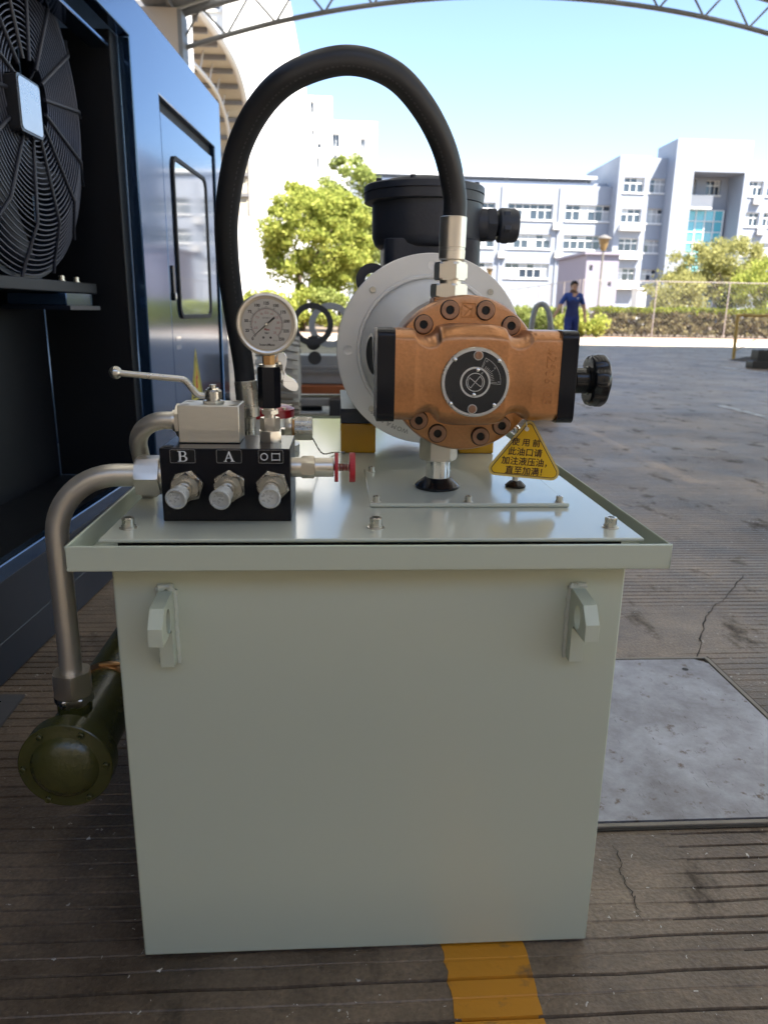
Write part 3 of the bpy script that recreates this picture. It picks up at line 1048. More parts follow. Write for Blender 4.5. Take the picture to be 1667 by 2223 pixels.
# olive oil cooler along the left side of the tank
cx_, cz_ = -0.419, 0.313
cool = MB()
cool.lathe((cx_, 1.045, cz_), YA, [(0, 0), (0, 0.0565), (0.86, 0.0565), (0.86, 0)], 48)
cool = cool.build('oil_cooler', M_olive, unit, angle=40)
MB().lathe((cx_, 1.055, cz_), -YA, [(0, 0.058), (0, 0.0715), (0.030, 0.0715), (0.0315, 0.0700), (0.0325, 0.0600), (0.034, 0.0520), (0.040, 0.0475), (0.047, 0.038), (0.052, 0.022), (0.0535, 0)], 56).build('end_cover', M_olive, cool, angle=30)
MB().cyl((-0.424, 1.10, 0.34), (-0.424, 1.10, 0.384), 0.0265, n=32).build('inlet_port', M_olive, cool, angle=30)
b0 = None
for k in range(6):
    a = R(60 * k + 2)
    l = (cx_ + 0.0625 * math.cos(a), 1.0235, cz_ + 0.0625 * math.sin(a))
    b0 = cap_screw('bolt', l, -YA, 0.0052, 0.007, cool, M_olive, washer=False) if b0 is None else dup(b0, l, cool)
stp = MB().lathe((cx_, 1.235, cz_), YA, [(0, 0.0568), (0, 0.0590), (0.028, 0.0590), (0.028, 0.0568), (0, 0.0568)], 48)
stp.build('clamp_band', M_copper, cool, angle=30)
MB().cyl((-0.43, 1.247, 0.372), (-0.309, 1.247, 0.372), 0.0032, n=12).hexa((-0.374, 1.247, 0.372), (-0.367, 1.247, 0.372), 0.0075).build('clamp_bolt', M_copper, cool, angle=18)
npl = MB()
for i in range(13):
    a0, a1 = R(58 + i * 5), R(58 + i * 5 + 5)
    pts4 = []
    for a, y in ((a0, 1.42), (a1, 1.42), (a1, 1.64), (a0, 1.64)):
        pts4.append((cx_ + 0.0572 * math.cos(a), y, cz_ + 0.0572 * math.sin(a)))
    npl.add(pts4, [(0, 1, 2, 3)])
npl.build('name_plate', M_blackp, cool, angle=60)
for y in (1.30, 1.72):
    MB().box(-0.445, -0.307, y, y + 0.03, 0.245, 0.258).build('cooler_bracket', M_cast, cool, angle=30, bevel=0.001)

# --- pressure gauge on its black shut-off valve
YG = 1.113
gx = -0.1005
zt = lambda py: at(585, py, YG).z
iso = MB()
iso.hexa((gx, YG, 0.8075), (gx, YG, zt(934)), 0.0185, rot=0.1)
iso.hexa((gx, YG, zt(934)), (gx, YG, zt(906)), 0.0152, rot=0.55)
iso.cyl((gx, YG, zt(906)), (gx, YG, zt(898)), 0.0085)
iso.hexa((gx, YG, zt(898)), (gx, YG, zt(889)), 0.0135, rot=0.2)
iso.cyl((gx, YG, zt(889)), (gx, YG, zt(884)), 0.0095)
gvalve = iso.build('gauge_valve', M_nut, unit, angle=30)
blk = MB().hexa((gx, YG, zt(884)), (gx, YG, zt(796)), 0.0168, rot=0.52).build('valve_body', M_blackm, gvalve, angle=18)
tp = MB()
tp.cyl((gx, YG, zt(796)), (gx, YG, zt(791)), 0.0145)
tp.build('top_collar', M_nut, gvalve, angle=30)
# three-armed hand wheel behind the black body
hw = MB()
hcen = V((gx + 0.013, YG + 0.030, zt(818)))
hw.cyl(hcen - YA * 0.02, hcen + YA * 0.008, 0.0075)
lob = []
for k in range(90):
    a = 2 * math.pi * k / 90
    c3 = 0.5 + 0.5 * math.cos(3 * (a - R(82)))
    rr = 0.0095 + 0.0255 * c3 ** 1.8
    lob.append((rr * math.cos(a), rr * math.sin(a)))
hw.prism(lob, hcen - YA * 0.003, XA, ZA, YA * 0.008)
hw.build('hand_wheel', M_chrome, gvalve, angle=40, bevel=0.002, segs=3)

gc = at(580, 704, YG - 0.005)
gr = 0.0432
MB().hexa((gx, YG, zt(791)), (gx, YG, zt(768)), 0.0095, rot=0.3).cyl((gx, YG, zt(791)), (gx, YG, gc.z - gr + 0.004), 0.0075).build('stem', M_copper, gvalve, angle=18)
gauge = MB().lathe(gc + YA * 0.018, -YA, [(0, 0), (0, gr - 0.004), (0.006, gr - 0.001), (0.016, gr - 0.001), (0.0165, gr + 0.001), (0.0255, gr + 0.001), (0.0275, gr - 0.001), (0.0280, gr - 0.003), (0.0270, gr - 0.0055), (0.0235, gr - 0.0062), (0.0235, gr - 0.0070), (0.0222, gr - 0.0075), (0.0222, 0)], 64).build('pressure_gauge', M_nut, unit, angle=28)
yd = gc.y - 0.0050
MB().lathe((gc.x, yd + 0.0005, gc.z), -YA, [(0, 0), (0, 0.0355), (0.0006, 0.0355), (0.0006, 0)], 64).build('dial_face', M_dial, gauge, angle=30)
yd -= 0.0003
ink, inkr = MB(), MB()
dcx, dcz = gc.x, gc.z


def radial(mb, ang, r0, r1, w):
    c, s_ = math.cos(ang), math.sin(ang)
    n = V((-s_, 0, c)) * (w / 2)
    a, b_ = V((dcx + c * r0, yd, dcz + s_ * r0)), V((dcx + c * r1, yd, dcz + s_ * r1))
    mb.add([a - n, b_ - n, b_ + n, a + n], [(0, 1, 2, 3)])


def arc(mb, r0, r1, a0, a1, n=60, yy=None, cx=None, cz=None):
    cx = dcx if cx is None else cx
    cz = dcz if cz is None else cz
    yy = yd if yy is None else yy
    vs, fs = [], []
    for i in range(n + 1):
        a = a0 + (a1 - a0) * i / n
        vs += [(cx + r0 * math.cos(a), yy, cz + r0 * math.sin(a)), (cx + r1 * math.cos(a), yy, cz + r1 * math.sin(a))]
    mb.add(vs, [(2 * i, 2 * i + 1, 2 * i + 3, 2 * i + 2) for i in range(n)])


A0, A1 = R(225), R(-45)
for i in range(51):
    a = A0 + (A1 - A0) * i / 50
    big = i % 5 == 0
    radial(ink, a, 0.0222, 0.0256 if big else 0.0242, 0.00070 if big else 0.00042)
    radial(inkr, a, 0.0212, 0.0190 if big else 0.0202, 0.0003 if big else 0.0002)
arc(ink, 0.0219, 0.0223, A1, A0)
arc(inkr, 0.0211, 0.0213, A1, A0)
for i, t in enumerate(('0', '25', '50', '75', '100', '125', '150', '175', '200', '225', '250')):
    a = A0 + (A1 - A0) * i / 10
    put_text(ink, t, 0.0056, (dcx + 0.0292 * math.cos(a), yd, dcz + 0.0292 * math.sin(a)), XA, ZA, bold=0.0002)
for i, t in enumerate(('', '2.5', '5', '7.5', '10', '12.5', '15', '17.5', '20', '22.5', '25')):
    if t:
        a = A0 + (A1 - A0) * i / 10
        put_text(inkr, t, 0.0040, (dcx + 0.0162 * math.cos(a), yd, dcz + 0.0162 * math.sin(a)), XA, ZA)
put_text(ink, 'EN 837-1', 0.0028, (dcx, yd, dcz + 0.009), XA, ZA)
put_text(inkr, 'Mpa', 0.0046, (dcx, yd, dcz - 0.0070), XA, ZA, bold=0.0001)
put_text(ink, 'bar', 0.0044, (dcx, yd, dcz - 0.0120), XA, ZA, bold=0.0001)
put_text(ink, 'CL1.6', 0.0026, (dcx + 0.0115, yd, dcz - 0.0225), XA, ZA)
put_text(ink, 'InstruMate', 0.0050, (dcx, yd, dcz - 0.0288), XA, ZA, bold=0.0001)
for sx in (-1, 1):
    arc(ink, 0, 0.0016, 0, 2 * math.pi, 12, cx=dcx + sx * 0.0052, cz=dcz - 0.0185)
ink.build('dial_marks', M_inkk, gauge, angle=0, recalc=False)
inkr.build('dial_marks', M_inkr, gauge, angle=0, recalc=False)
nd_ = MB()
na = R(221)
c_, s__ = math.cos(na), math.sin(na)
n_ = V((-s__, 0, c_))
dv = V((c_, 0, s__))
o_ = V((dcx, yd - 0.0020, dcz))
nd_.prism([(-0.0150, -0.0014), (-0.0150, 0.0014), (0.0, 0.0010), (0.0265, 0.0003), (0.0265, -0.0003), (0.0, -0.0010)], o_, dv, n_, -YA * 0.0004)
nd_.build('needle', M_inkk, gauge, angle=0)
MB().lathe((dcx, yd - 0.0003, dcz), -YA, [(0, 0), (0, 0.0026), (0.0028, 0.0026), (0.0032, 0.002), (0.0032, 0)], 20).build('needle_hub', M_steel, gauge, angle=30)
MB().lathe((dcx, gc.y - 0.0086, dcz), -YA, [(0, 0), (0, 0.0370), (0.0008, 0.0370), (0.0008, 0)], 48).build('glass', M_glass, gauge, angle=30)

# --- test point with knurled cap and chain, right behind the manifold
tpnt = MB()
tc_ = at(640, 930, 1.45)
tpnt.cyl((tc_.x - 0.014, tc_.y, LIDZ + 0.0006), (tc_.x - 0.014, tc_.y, tc_.z), 0.014)
tpnt.lathe((tc_.x - 0.018, tc_.y, tc_.z), XA, [(0, 0), (0, 0.017), (0.009, 0.021), (0.013, 0.021), (0.0155, 0.017), (0.0155, 0.0)], 28)
tpt = tpnt.build('test_point', M_nut, unit, angle=30)
MB().lathe((tc_.x - 0.004, tc_.y, tc_.z), XA, [(0, 0), (0, 0.0185), (0.0045, 0.0185), (0.0045, 0)], 24).build('seal_ring', M_copper, tpt, angle=30)
knurled(MB(), V((tc_.x + 0.0005, tc_.y, tc_.z)), XA, 0.0230, 0.034, 96).build('screw_cap', M_steel, tpt, angle=20, bevel=0.0008)
ch = MB()
cp = spline([(tc_.x + 0.034, tc_.y, tc_.z - 0.018), (tc_.x + 0.052, tc_.y + 0.06, LIDZ + 0.014), (tc_.x + 0.075, tc_.y + 0.12, LIDZ + 0.004), (tc_.x + 0.100, tc_.y + 0.13, LIDZ + 0.003)], 8)
for i in range(len(cp) - 1):
    ch.tube([cp[i], cp[i].lerp(cp[i + 1], 0.75)], 0.0017 if i % 2 else 0.0012, 6)
ch.build('chain', M_steel, tpt)

# --- return filter with red top behind the manifold
fl = MB()
fc = V((-0.155, 1.62, 0))
fl.lathe((fc.x, fc.y, LIDZ + .0006), ZA, [(0, 0), (0, 0.072), (0.014, 0.072), (0.016, 0.058), (0.075, 0.058), (0.075, 0)], 40)
flt = fl.build('return_filter', M_alu, unit, angle=30)
MB().lathe((fc.x, fc.y, LIDZ + .0756), ZA, [(0, 0), (0, 0.062), (0.016, 0.062), (0.022, 0.050), (0.026, 0.02), (0.026, 0)], 40).build('red_cover', M_red, flt, angle=30)
b0 = None
for k in range(6):
    a = R(60 * k + 20)
    l = (fc.x + 0.055 * math.cos(a), fc.y + 0.055 * math.sin(a), LIDZ + .0915)
    b0 = cap_screw('bolt', l, ZA, 0.0045, 0.006, flt, washer=False) if b0 is None else dup(b0, l, flt)

# --- hose arch
HR = 0.0187
hp = [at(533.5, 838, 1.40), at(527, 780, 1.395), at(505, 650, 1.36), at(493, 540, 1.31), at(494, 450, 1.27), at(516, 330, 1.23), at(566, 230, 1.19),
      at(640, 163, 1.16), at(752, 131, 1.15), at(850, 160, 1.165), at(918, 232, 1.19), at(965, 325, 1.22), at(986, 420, 1.245), at(986.5, 475, 1.25), at(986, 500, 1.25)]
hose = MB().tube(spline(hp, 10), HR, 32).build('hose', M_rubber, unit, angle=60)
lay = MB()
hs = spline(hp, 10)
for i in range(20, len(hs) - 12):
    t_ = (hs[i + 1] - hs[i]).normalized()
    vw = (CAM - hs[i]).normalized()
    sd_ = t_.cross(vw).normalized()
    nr_ = (sd_.cross(t_).normalized() + sd_ * (0.35 if i % 2 else 0.37)).normalized()
    p_ = hs[i] + nr_ * (HR + 0.0002)
    w_ = t_.cross(nr_).normalized() * 0.0011
    L_ = (hs[i + 1] - hs[i]).length * (0.55 if i % 3 else 0.3)
    lay.add([p_ - w_, p_ + w_, p_ + w_ + t_ * L_, p_ - w_ + t_ * L_], [(0, 1, 2, 3)])
M_lay = mat('hose_print', (0.055, 0.055, 0.06), 0.6, var=0.1)
lay_o = lay.build('lay_line', M_lay, hose, angle=0, recalc=False)
lay_o['kind'] = 'stuff'
# crimped ferrules and nuts
fe = MB()
top, bot = at(984.5, 471, 1.25), at(980.5, 556, 1.25)
fe.lathe(top, bot - top, [(0, 0), (0, 0.0208), (0.001, 0.0214), (0.046, 0.0214), (0.0465, 0.0206), (0.050, 0.0206), (0.0505, 0.0214), (0.064, 0.0210), (0.066, 0.0195), (0.066, 0)], 40)
fe.build('ferrule', M_nut, hose, angle=25)
xh, yh = 0.1835, 1.25
zz = lambda py: at(977, py, 1.25).z
fe = MB()
fe.cyl((xh + .0005, yh, zz(572)), (xh + .001, yh, zz(553)), 0.0165, n=32)
fe.build('swivel_collar', M_nut, hose, angle=25)
MB().cyl((xh, yh, zz(618)), (xh, yh, zz(605)), 0.0175, n=32).build('swivel_collar', M_nut, hose, angle=25)
MB().hexa((xh, yh, zz(609)), (xh, yh, zz(570)), 0.0275, rot=0.20).build('union_nut', M_nut, hose, angle=18)
MB().hexa((xh - .002, yh, zz(647)), (xh - .002, yh, zz(617)), 0.0305, rot=0.20).build('adapter_nut', M_nut, hose, angle=18)
fe = MB()
top, bot = at(533.5, 826, 1.40), at(541, 900, 1.40)
fe.lathe(top, bot - top, [(0, 0), (0, 0.0206), (0.001, 0.0212), (0.046, 0.0212), (0.047, 0.0205), (0.050, 0.0205), (0.0505, 0.0212), (0.0665, 0.0205), (0.0685, 0.014), (0.0685, 0)], 40)
fe.lathe(bot, V((0, 0, -1)), [(0, 0), (0, 0.0135), (0.02, 0.0118), (0.085, 0.0118), (0.085, 0)], 28)
fe.build('ferrule', M_steel, hose, angle=25)

# --- bronze pump
PX, PZ = 0.205, 0.903
YB = 1.112           # front face of the body
pb = MB()
L0, L1 = 0.0857, 0.3358
PZB = 0.906
nx_ = 150
sec = 11
vs, fs = [], []
bolt_r = 0.104
bx, bz = bolt_r * math.cos(R(132)), bolt_r * math.sin(R(132)) - 0.001
for i in range(nx_ + 1):
    x = L0 + (L1 - L0) * i / nx_
    dx = x - PX

    def hgt(sgn):
        h = 0.0690 + 0.0085 * math.exp(-(dx / 0.052) ** 4)
        rs = 0.0185
        for b_ in (bx, -bx):
            e = abs(dx - b_)
            if e < rs + 0.02:
                lim = bz - math.sqrt(max(rs * rs - e * e, 0)) if e < rs else bz + (e - rs) * 3.0
                k = 220.0
                h = -math.log(math.exp(-k * h) + math.exp(-k * lim)) / k
        return h
    hu, hl = hgt(1), hgt(-1)
    kf = 0.66 + 0.34 * math.exp(-(dx / 0.062) ** 4)
    ring = []
    for (yy, ku, kk) in ((1.200, 0.0, 1), (1.150, 0.0, 1), (1.138, 0.0012, 1), (1.128, 0.0055, 1), (1.1185, 0.0135, 1), (1.1135, 0.0190, 1), (YB, 0.0245, 1)):
        ring.append((x, yy, PZB + hu - ku * kf))
    for yy, ku in ((YB, 0.0245), (1.1135, 0.0190), (1.1185, 0.0135), (1.128, 0.0055), (1.138, 0.0012), (1.150, 0.0), (1.200, 0.0)):
        ring.append((x, yy, PZB - hl + ku * kf))
    vs += ring
m_ = 14
for i in range(nx_):
    for j in range(m_):
        fs.append((i * m_ + j, i * m_ + (j + 1) % m_, (i + 1) * m_ + (j + 1) % m_, (i + 1) * m_ + j))
fs += [tuple(range(m_ - 1, -1, -1)), tuple(nx_ * m_ + j for j in range(m_))]
pb.add(vs, fs)
pump = pb.build('pump_body', M_bronze, unit, angle=50)
MB().lathe((PX, 1.232, PZ), -YA, [(0, 0.05), (0, 0.121), (0.003, 0.1235), (0.030, 0.1235), (0.036, 0.121), (0.038, 0.117), (0.038, 0.02)], 96).build('front_flange', M_bronze, pump, angle=30)
MB().cyl((PX, 1.232, PZ), (PX, 1.30, PZ), 0.112, n=64).build('rear_housing', M_bronze, pump, angle=30)
MB().box(xh - 0.029, xh + 0.029, 1.222, 1.280, 0.99, zz(646)).build('outlet_boss', M_bronze, pump, angle=30, bevel=0.003)

# eight flange bolts, each on a dark disc painting the shade of its recess
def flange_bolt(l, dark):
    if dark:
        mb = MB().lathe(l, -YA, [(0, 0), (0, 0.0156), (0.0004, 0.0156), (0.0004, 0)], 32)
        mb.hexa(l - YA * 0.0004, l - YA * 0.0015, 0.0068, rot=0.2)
        return mb.build('bolt_recess_shade', M_dark, pump, angle=0, origin=l)
    return MB().lathe(l - YA * 0.0005, -YA, [(0, 0.0142), (0.0030, 0.0142), (0.0038, 0.0134), (0.0038, 0.0068), (0.0002, 0.0064), (0, 0.0142)], 36).build('bolt', M_boltd, pump, angle=30, origin=l)


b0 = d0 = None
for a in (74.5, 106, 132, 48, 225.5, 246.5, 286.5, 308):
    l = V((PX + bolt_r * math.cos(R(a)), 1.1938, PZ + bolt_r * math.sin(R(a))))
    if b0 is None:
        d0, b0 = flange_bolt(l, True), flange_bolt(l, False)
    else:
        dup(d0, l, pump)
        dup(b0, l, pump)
# embossed square mark on the flange
em = MB()
ec = V((PX + 0.001, 1.1936, PZ + 0.1005))
for (x0, x1, z0, z1) in ((-.0115, .0115, .0095, .0108), (-.0115, .0115, -.0108, -.0095), (-.0115, -.0102, -.0095, .0095), (.0102, .0115, -.0095, .0095)):
    em.box(ec.x + x0, ec.x + x1, ec.y - .0012, ec.y + .0005, ec.z + z0, ec.z + z1)
em.bar(ec + V((0.0065, -.0004, -.0080)), ec + V((0.0065, -.0004, .0080)), 0.0016, 0.0016)
em.bar(ec + V((0.0048, -.0004, 0.0010)), ec + V((-0.0075, -.0004, .0080)), 0.0016, 0.0016)
em.bar(ec + V((0.0020, -.0004, 0.0024)), ec + V((-0.0060, -.0004, -.0080)), 0.0016, 0.0016)
em.bar(ec + V((0.0002, -.0004, -0.0078)), ec + V((0.0046, -.0004, -.0078)), 0.0016, 0.0016)
em.bar(ec + V((0.0046, -.0004, -0.0078)), ec + V((0.0046, -.0004, -.0030)), 0.0014, 0.0016)
em.build('cast_emblem', M_bronze, pump, angle=0)
# cast number reading downwards
nm = MB()
put_text(nm, '\u00bb2506103', 0.0205, (0.3195, YB - 0.0009, PZ + 0.004), V((-0.045, 0, -1)).normalized(), V((1, 0, -0.045)).normalized(), bold=-0.0002, sx=1.05)
n0 = len(nm.v)
o_ = nm.build('cast_number', M_bronze, pump, angle=0, recalc=False)
sol = o_.modifiers.new('solid', 'SOLIDIFY')
sol.thickness = 0.0014
sol.offset = 0

# black end caps
def end_cap(x0, x1):
    lp_ = [(y, z) for y, z in rrect(1.1105, 1.205, PZB - 0.0695, PZB + 0.0695, 0.014, 6)]
    return MB().prism(lp_, (x0, 0, 0), YA, ZA, XA * (x1 - x0)).build('end_cap', M_blackm, pump, angle=30, bevel=0.003, segs=3)


end_cap(0.0590, 0.0857)
end_cap(0.3358, 0.3612)
MB().lathe((0.3612, 1.165, PZ + 0.0555), XA, [(0, 0), (0, 0.006), (0.006, 0.006), (0.006, 0)], 6).build('vent_plug', M_blackm, pump, angle=0)
# adjusting knob
kz, ky = at(1275, 826, 1.165).z, 1.165
kb = MB()
kb.lathe((0.3612, ky, kz), XA, [(0, 0)] + [(t * 0.0013, 0.0062 if t % 2 else 0.0054) for t in range(9)] + [(0.0118, 0)], 20)
knob_sh = kb.build('knob_screw', M_steel, pump, angle=30)
MB().lathe((0.3720, ky, kz), XA, [(0, 0), (0, 0.0185), (0.002, 0.0205), (0.022, 0.0205), (0.0235, 0.0225), (0.026, 0.0225), (0.026, 0)], 40).build('knob_hub', M_blackp, pump, angle=30)
kn = MB()
vs, fs = [], []
NK_ = 96
kp = ((0.0, 0.030, 0.6), (0.0, 0.037, 1.0), (0.0015, 0.0395, 1.0), (0.010, 0.0425, 1.0), (0.019, 0.0425, 0.9), (0.025, 0.039, 0.6), (0.029, 0.030, 0.25), (0.031, 0.016, 0.0))
for t, r_, am in kp:
    for k in range(NK_):
        a = 2 * math.pi * k / NK_
        rr = r_ - 0.0045 * am * (0.5 - 0.5 * math.tanh(2.5 * (math.cos(6 * a + 0.5) + 0.55)))
        vs.append((0.3965 + t, ky + rr * math.cos(a), kz + rr * math.sin(a)))
for i in range(len(kp) - 1):
    for k in range(NK_):
        fs.append((i * NK_ + k, i * NK_ + (k + 1) % NK_, (i + 1) * NK_ + (k + 1) % NK_, (i + 1) * NK_ + k))
fs += [tuple(range(NK_)), tuple((len(kp) - 1) * NK_ + k for k in range(NK_))]
kn.add(vs, fs).build('star_knob', M_blackp, pump, angle=40)

# scale dial on the pump front
DX, DZ = 0.2065, 0.8985
YD = YB - 0.002
MB().lathe((DX, YB + 0.004, DZ), -YA, [(0, 0), (0, 0.0522), (0.007, 0.0522), (0.0085, 0.0512), (0.0085, 0)], 72).build('dial_boss', M_steel, pump, angle=30)
yd2 = YB + 0.004 - 0.0088
dp = MB().lathe((DX, yd2, DZ), -YA, [(0, 0), (0, 0.0465), (0.0010, 0.0465), (0.0010, 0)], 72).build('dial_plate', M_blackp, pump, angle=30)
yd3 = yd2 - 0.0014
pr = MB()
arc(pr, 0.0468, 0.0500, 0, 2 * math.pi, 80, yy=yd2 - .0006, cx=DX, cz=DZ)
arc(pr, 0.0200, 0.0229, 0, 2 * math.pi, 64, yy=yd3, cx=DX - .0008, cz=DZ + .0005)
arc(pr, 0.0128, 0.0140, 0, 2 * math.pi, 56, yy=yd3, cx=DX - .0008, cz=DZ + .0005)
CX, CZ = DX - .0008, DZ + .0005


def seg(mb, x0, z0, x1, z1, w):
    a, b_ = V((x0, yd3, z0)), V((x1, yd3, z1))
    d = (b_ - a).normalized()
    n = V((-d.z, 0, d.x)) * (w / 2)
    mb.add([a - n, b_ - n, b_ + n, a + n], [(0, 1, 2, 3)])


for a in (52, 142):
    c_, s__ = math.cos(R(a)) * 0.0112, math.sin(R(a)) * 0.0112
    seg(pr, CX - c_, CZ - s__, CX + c_, CZ + s__, 0.0009)
arc(pr, 0.0106, 0.0113, R(-38), R(52), 20, yy=yd3, cx=CX, cz=CZ)
arc(pr, 0.0106, 0.0113, R(142), R(232), 20, yy=yd3, cx=CX, cz=CZ)
for a0_, r0_, r1_ in [(0, .0225, .0325)] + [(6 + 5.6 * i, .0225, .0285 if i != 5 else .0325) for i in range(10)] + [(65, .0225, .032)]:
    c_, s__ = math.cos(R(a0_)), math.sin(R(a0_))
    seg(pr, CX + c_ * r0_, CZ + s__ * r0_, CX + c_ * r1_, CZ + s__ * r1_, 0.00042)
for a0_ in (-4, 68.5):
    c_, s__ = math.cos(R(a0_)), math.sin(R(a0_))
    seg(pr, CX + c_ * .0225, CZ + s__ * .0225, CX + c_ * .0385, CZ + s__ * .0385, 0.0005)
arc(pr, 0.0380, 0.0385, R(-4), R(68.5), 24, yy=yd3, cx=CX, cz=CZ)
for t, a0_, rr in (('10', 63, .0348), ('5', 36, .0352), ('0', 1, .0352)):
    put_text(pr, t, 0.0038, (CX + math.cos(R(a0_)) * rr, yd3, CZ + math.sin(R(a0_)) * rr), XA, ZA)
put_text(pr, '\u0394', 0.0042, (CX + 0.0098, yd3, CZ + 0.0135), XA, ZA, rot=R(-35))
pr.build('dial_print', M_silverp, dp and pump, angle=0, recalc=False)
rv0 = None
for (dx, dz, r_) in ((-.0325, .0335, .0036), (.0335, .0325, .0036), (-.0365, -.0315, .0036), (.0295, -.0330, .0036), (.0022, .0190, .0027), (-.0022, -.0180, .0027)):
    rv0 = MB().sphere((DX + dx, yd3, DZ + dz), 0.0034, 14, (1, .7, 1)).build('rivet', M_chrome, pump, angle=60, origin=(DX + dx, yd3, DZ + dz)) if rv0 is None else dup(rv0, (DX + dx, yd3, DZ + dz), pump)
b0 = None
for dx, dz in ((.0022, .0400), (-.0035, -.0395)):
    l = V((DX + dx, yd2 - 0.0010, DZ + dz))
    ring = MB().lathe(l, -YA, [(0, 0), (0, 0.0072), (0.0006, 0.0072), (0.0006, 0)], 24).build('screw_seat', M_silverp, pump, angle=0)
    b0 = cap_screw('screw', l + V((0, -.0006, 0)), -YA, 0.0058, 0.003, pump, M_boltd, washer=False) if b0 is None else dup(b0, l + V((0, -.0006, 0)), pump)

# suction pipe below the pump
sx_, sy_ = 0.172, 1.235
zs = lambda py: at(951, py, sy_).z
sp = MB()
sp.cyl((sx_, sy_, 0.7075), (sx_, sy_, zs(985)), 0.0205, n=36)
sp_ = sp.build('suction_pipe', M_chrome, unit, angle=40)
MB().hexa((sx_, sy_, zs(996)), (sx_, sy_, zs(950)), 0.0325, rot=0.52).build('union_nut', M_nut, sp_, angle=18)
MB().lathe((sx_, sy_, 0.7076), ZA, [(0, 0), (0, 0.0375), (0.004, 0.0385), (0.008, 0.0345), (0.017, 0.0235), (0.0185, 0.021), (0.0185, 0)], 48).build('pipe_collar', M_blackp, sp_, angle=40)
dx_, dy_ = 0.310, 1.240
lpipe = MB().tube(bend([(dx_, dy_, 0.7075), (dx_, dy_, 0.805), (0.285, 1.25, 0.83)], 0.02, 6), 0.0062, 18).build('drain_pipe', M_chrome, unit, angle=50)
MB().lathe((dx_, dy_, 0.7076), ZA, [(0, 0), (0, 0.0175), (0.0025, 0.018), (0.0045, 0.016), (0.010, 0.010), (0.011, 0.0065), (0.011, 0)], 36).build('pipe_collar', M_blackp, lpipe, angle=40)

# --- bell housing between pump and motor
BX, BY, BZ = 0.191, 1.55, 0.921
bell = MB().lathe((BX, BY + 0.022, BZ), -YA, [(0, 0), (0, 0.1905), (0.002, 0.1925), (0.0205, 0.1925), (0.022, 0.1910), (0.022, 0.1520), (0.0265, 0.1500), (0.0265, 0.1455), (0.022, 0.1430), (0.028, 0.139), (0.060, 0.128), (0.120, 0.112), (0.200, 0.104), (0.262, 0.102), (0.262, 0)], 120).build('bell_housing', M_alu, unit, angle=28)
bb = cc = None
for k in range(8):
    a = R(45 * k)
    l = V((BX + 0.169 * math.cos(a), BY - 0.0002, BZ + 0.169 * math.sin(a)))
    if k % 2:
        bb = cap_screw('bolt', l, -YA, 0.0062, 0.004, bell, M_steel, washer=False) if bb is None else dup(bb, l, bell)
    else:
        cc = MB().lathe(l, -YA, [(0, 0.0085), (0.0006, 0.0095), (0.0002, 0.0083), (0.0002, 0)], 28).build('plug', M_alu, bell, angle=20, origin=l) if cc is None else dup(cc, l, bell)
# dark oval patch painting the shade inside an inspection opening on the bell's left
def bell_patch(name, m, r_in, r_out, lift):
    mb = MB()
    vs, fs = [], []
    N = 40
    for k in range(N):
        a = 2 * math.pi * k / N
        for rr in (r_in, r_out):
            yy = 1.497 + 0.022 * rr * math.cos(a)
            th = math.pi + 0.30 * rr * math.sin(a) + 0.06
            rad = 0.125 + (yy - 1.50) * 0.27 + lift
            vs.append((BX + rad * math.cos(th), yy, BZ + rad * math.sin(th)))
    for k in range(N):
        j = (k + 1) % N
        fs.append((2 * k, 2 * k + 1, 2 * j + 1, 2 * j))
    if r_in < 0.1:
        fs.append(tuple(2 * k for k in range(N)))
    return mb.add(vs, fs).build(name, m, bell, angle=60)


bell_patch('opening', M_dark, 0.05, 1.0, 0.0030)
bell_patch('opening_rim', M_chrome, 1.0, 1.16, 0.0034)
et = MB()
for i, chx in enumerate('WOMAFOM'):
    a = R(-106 - i * 4.3)
    c_, s__ = math.cos(a), math.sin(a)
    put_text(et, chx, 0.0135, (BX + 0.172 * c_, BY - 0.0006, BZ + 0.172 * s__), V((s__, 0, -c_)) * 1, V((c_, 0, s__)) * 1)
M_etch = mat('etched_print', (0.33, 0.33, 0.31), 0.6, 0.3, var=0.1)
et.build('etched_lettering', M_etch, bell, angle=0, recalc=False)

# --- electric motor
MXc, MYc = 0.190, 1.70
mot = MB().lathe((BX, BY + 0.0225, BZ), YA, [(0, 0), (0, 0.165), (0.02, 0.165), (0.03, 0.140), (0.40, 0.140), (0.41, 0.150), (0.50, 0.150), (0.52, 0.130), (0.52, 0)], 64).build('electric_motor', M_cast, unit, angle=30)
fin = MB()
for k in range(36):
    a = R(10 * k + 5)
    c_, s__ = math.cos(a), math.sin(a)
    p0_ = V((BX + 0.138 * c_, 0, BZ + 0.138 * s__))
    dr = V((c_, 0, s__))
    tn_ = V((-s__, 0, c_))
    q = [p0_ - tn_ * .002, p0_ + dr * 0.02 - tn_ * .0012, p0_ + dr * 0.02 + tn_ * .0012, p0_ + tn_ * .002]
    if abs(c_) < 0.75 and s__ > 0:
        continue
    fin.add([(v.x, 1.61, v.z) for v in q] + [(v.x, 1.96, v.z) for v in q], [(0, 1, 2, 3), (7, 6, 5, 4), (0, 4, 5, 1), (1, 5, 6, 2), (2, 6, 7, 3)])
fin.build('cooling_fins', M_cast, mot, angle=0)
MB().prism(rrect(0.098, 0.300, 1.60, 1.80, 0.03, 5), (0, 0, 1.03), XA, YA, ZA * 0.115).build('neck', M_cast, mot, angle=30, bevel=0.006, segs=3)
tb = MB().lathe((MXc + 0.003, MYc, 1.130), ZA, [(0, 0), (0, 0.104), (0.006, 0.112), (0.022, 0.1175), (0.095, 0.1185), (0.095, 0)], 72).build('terminal_box', M_cast, mot, angle=40)
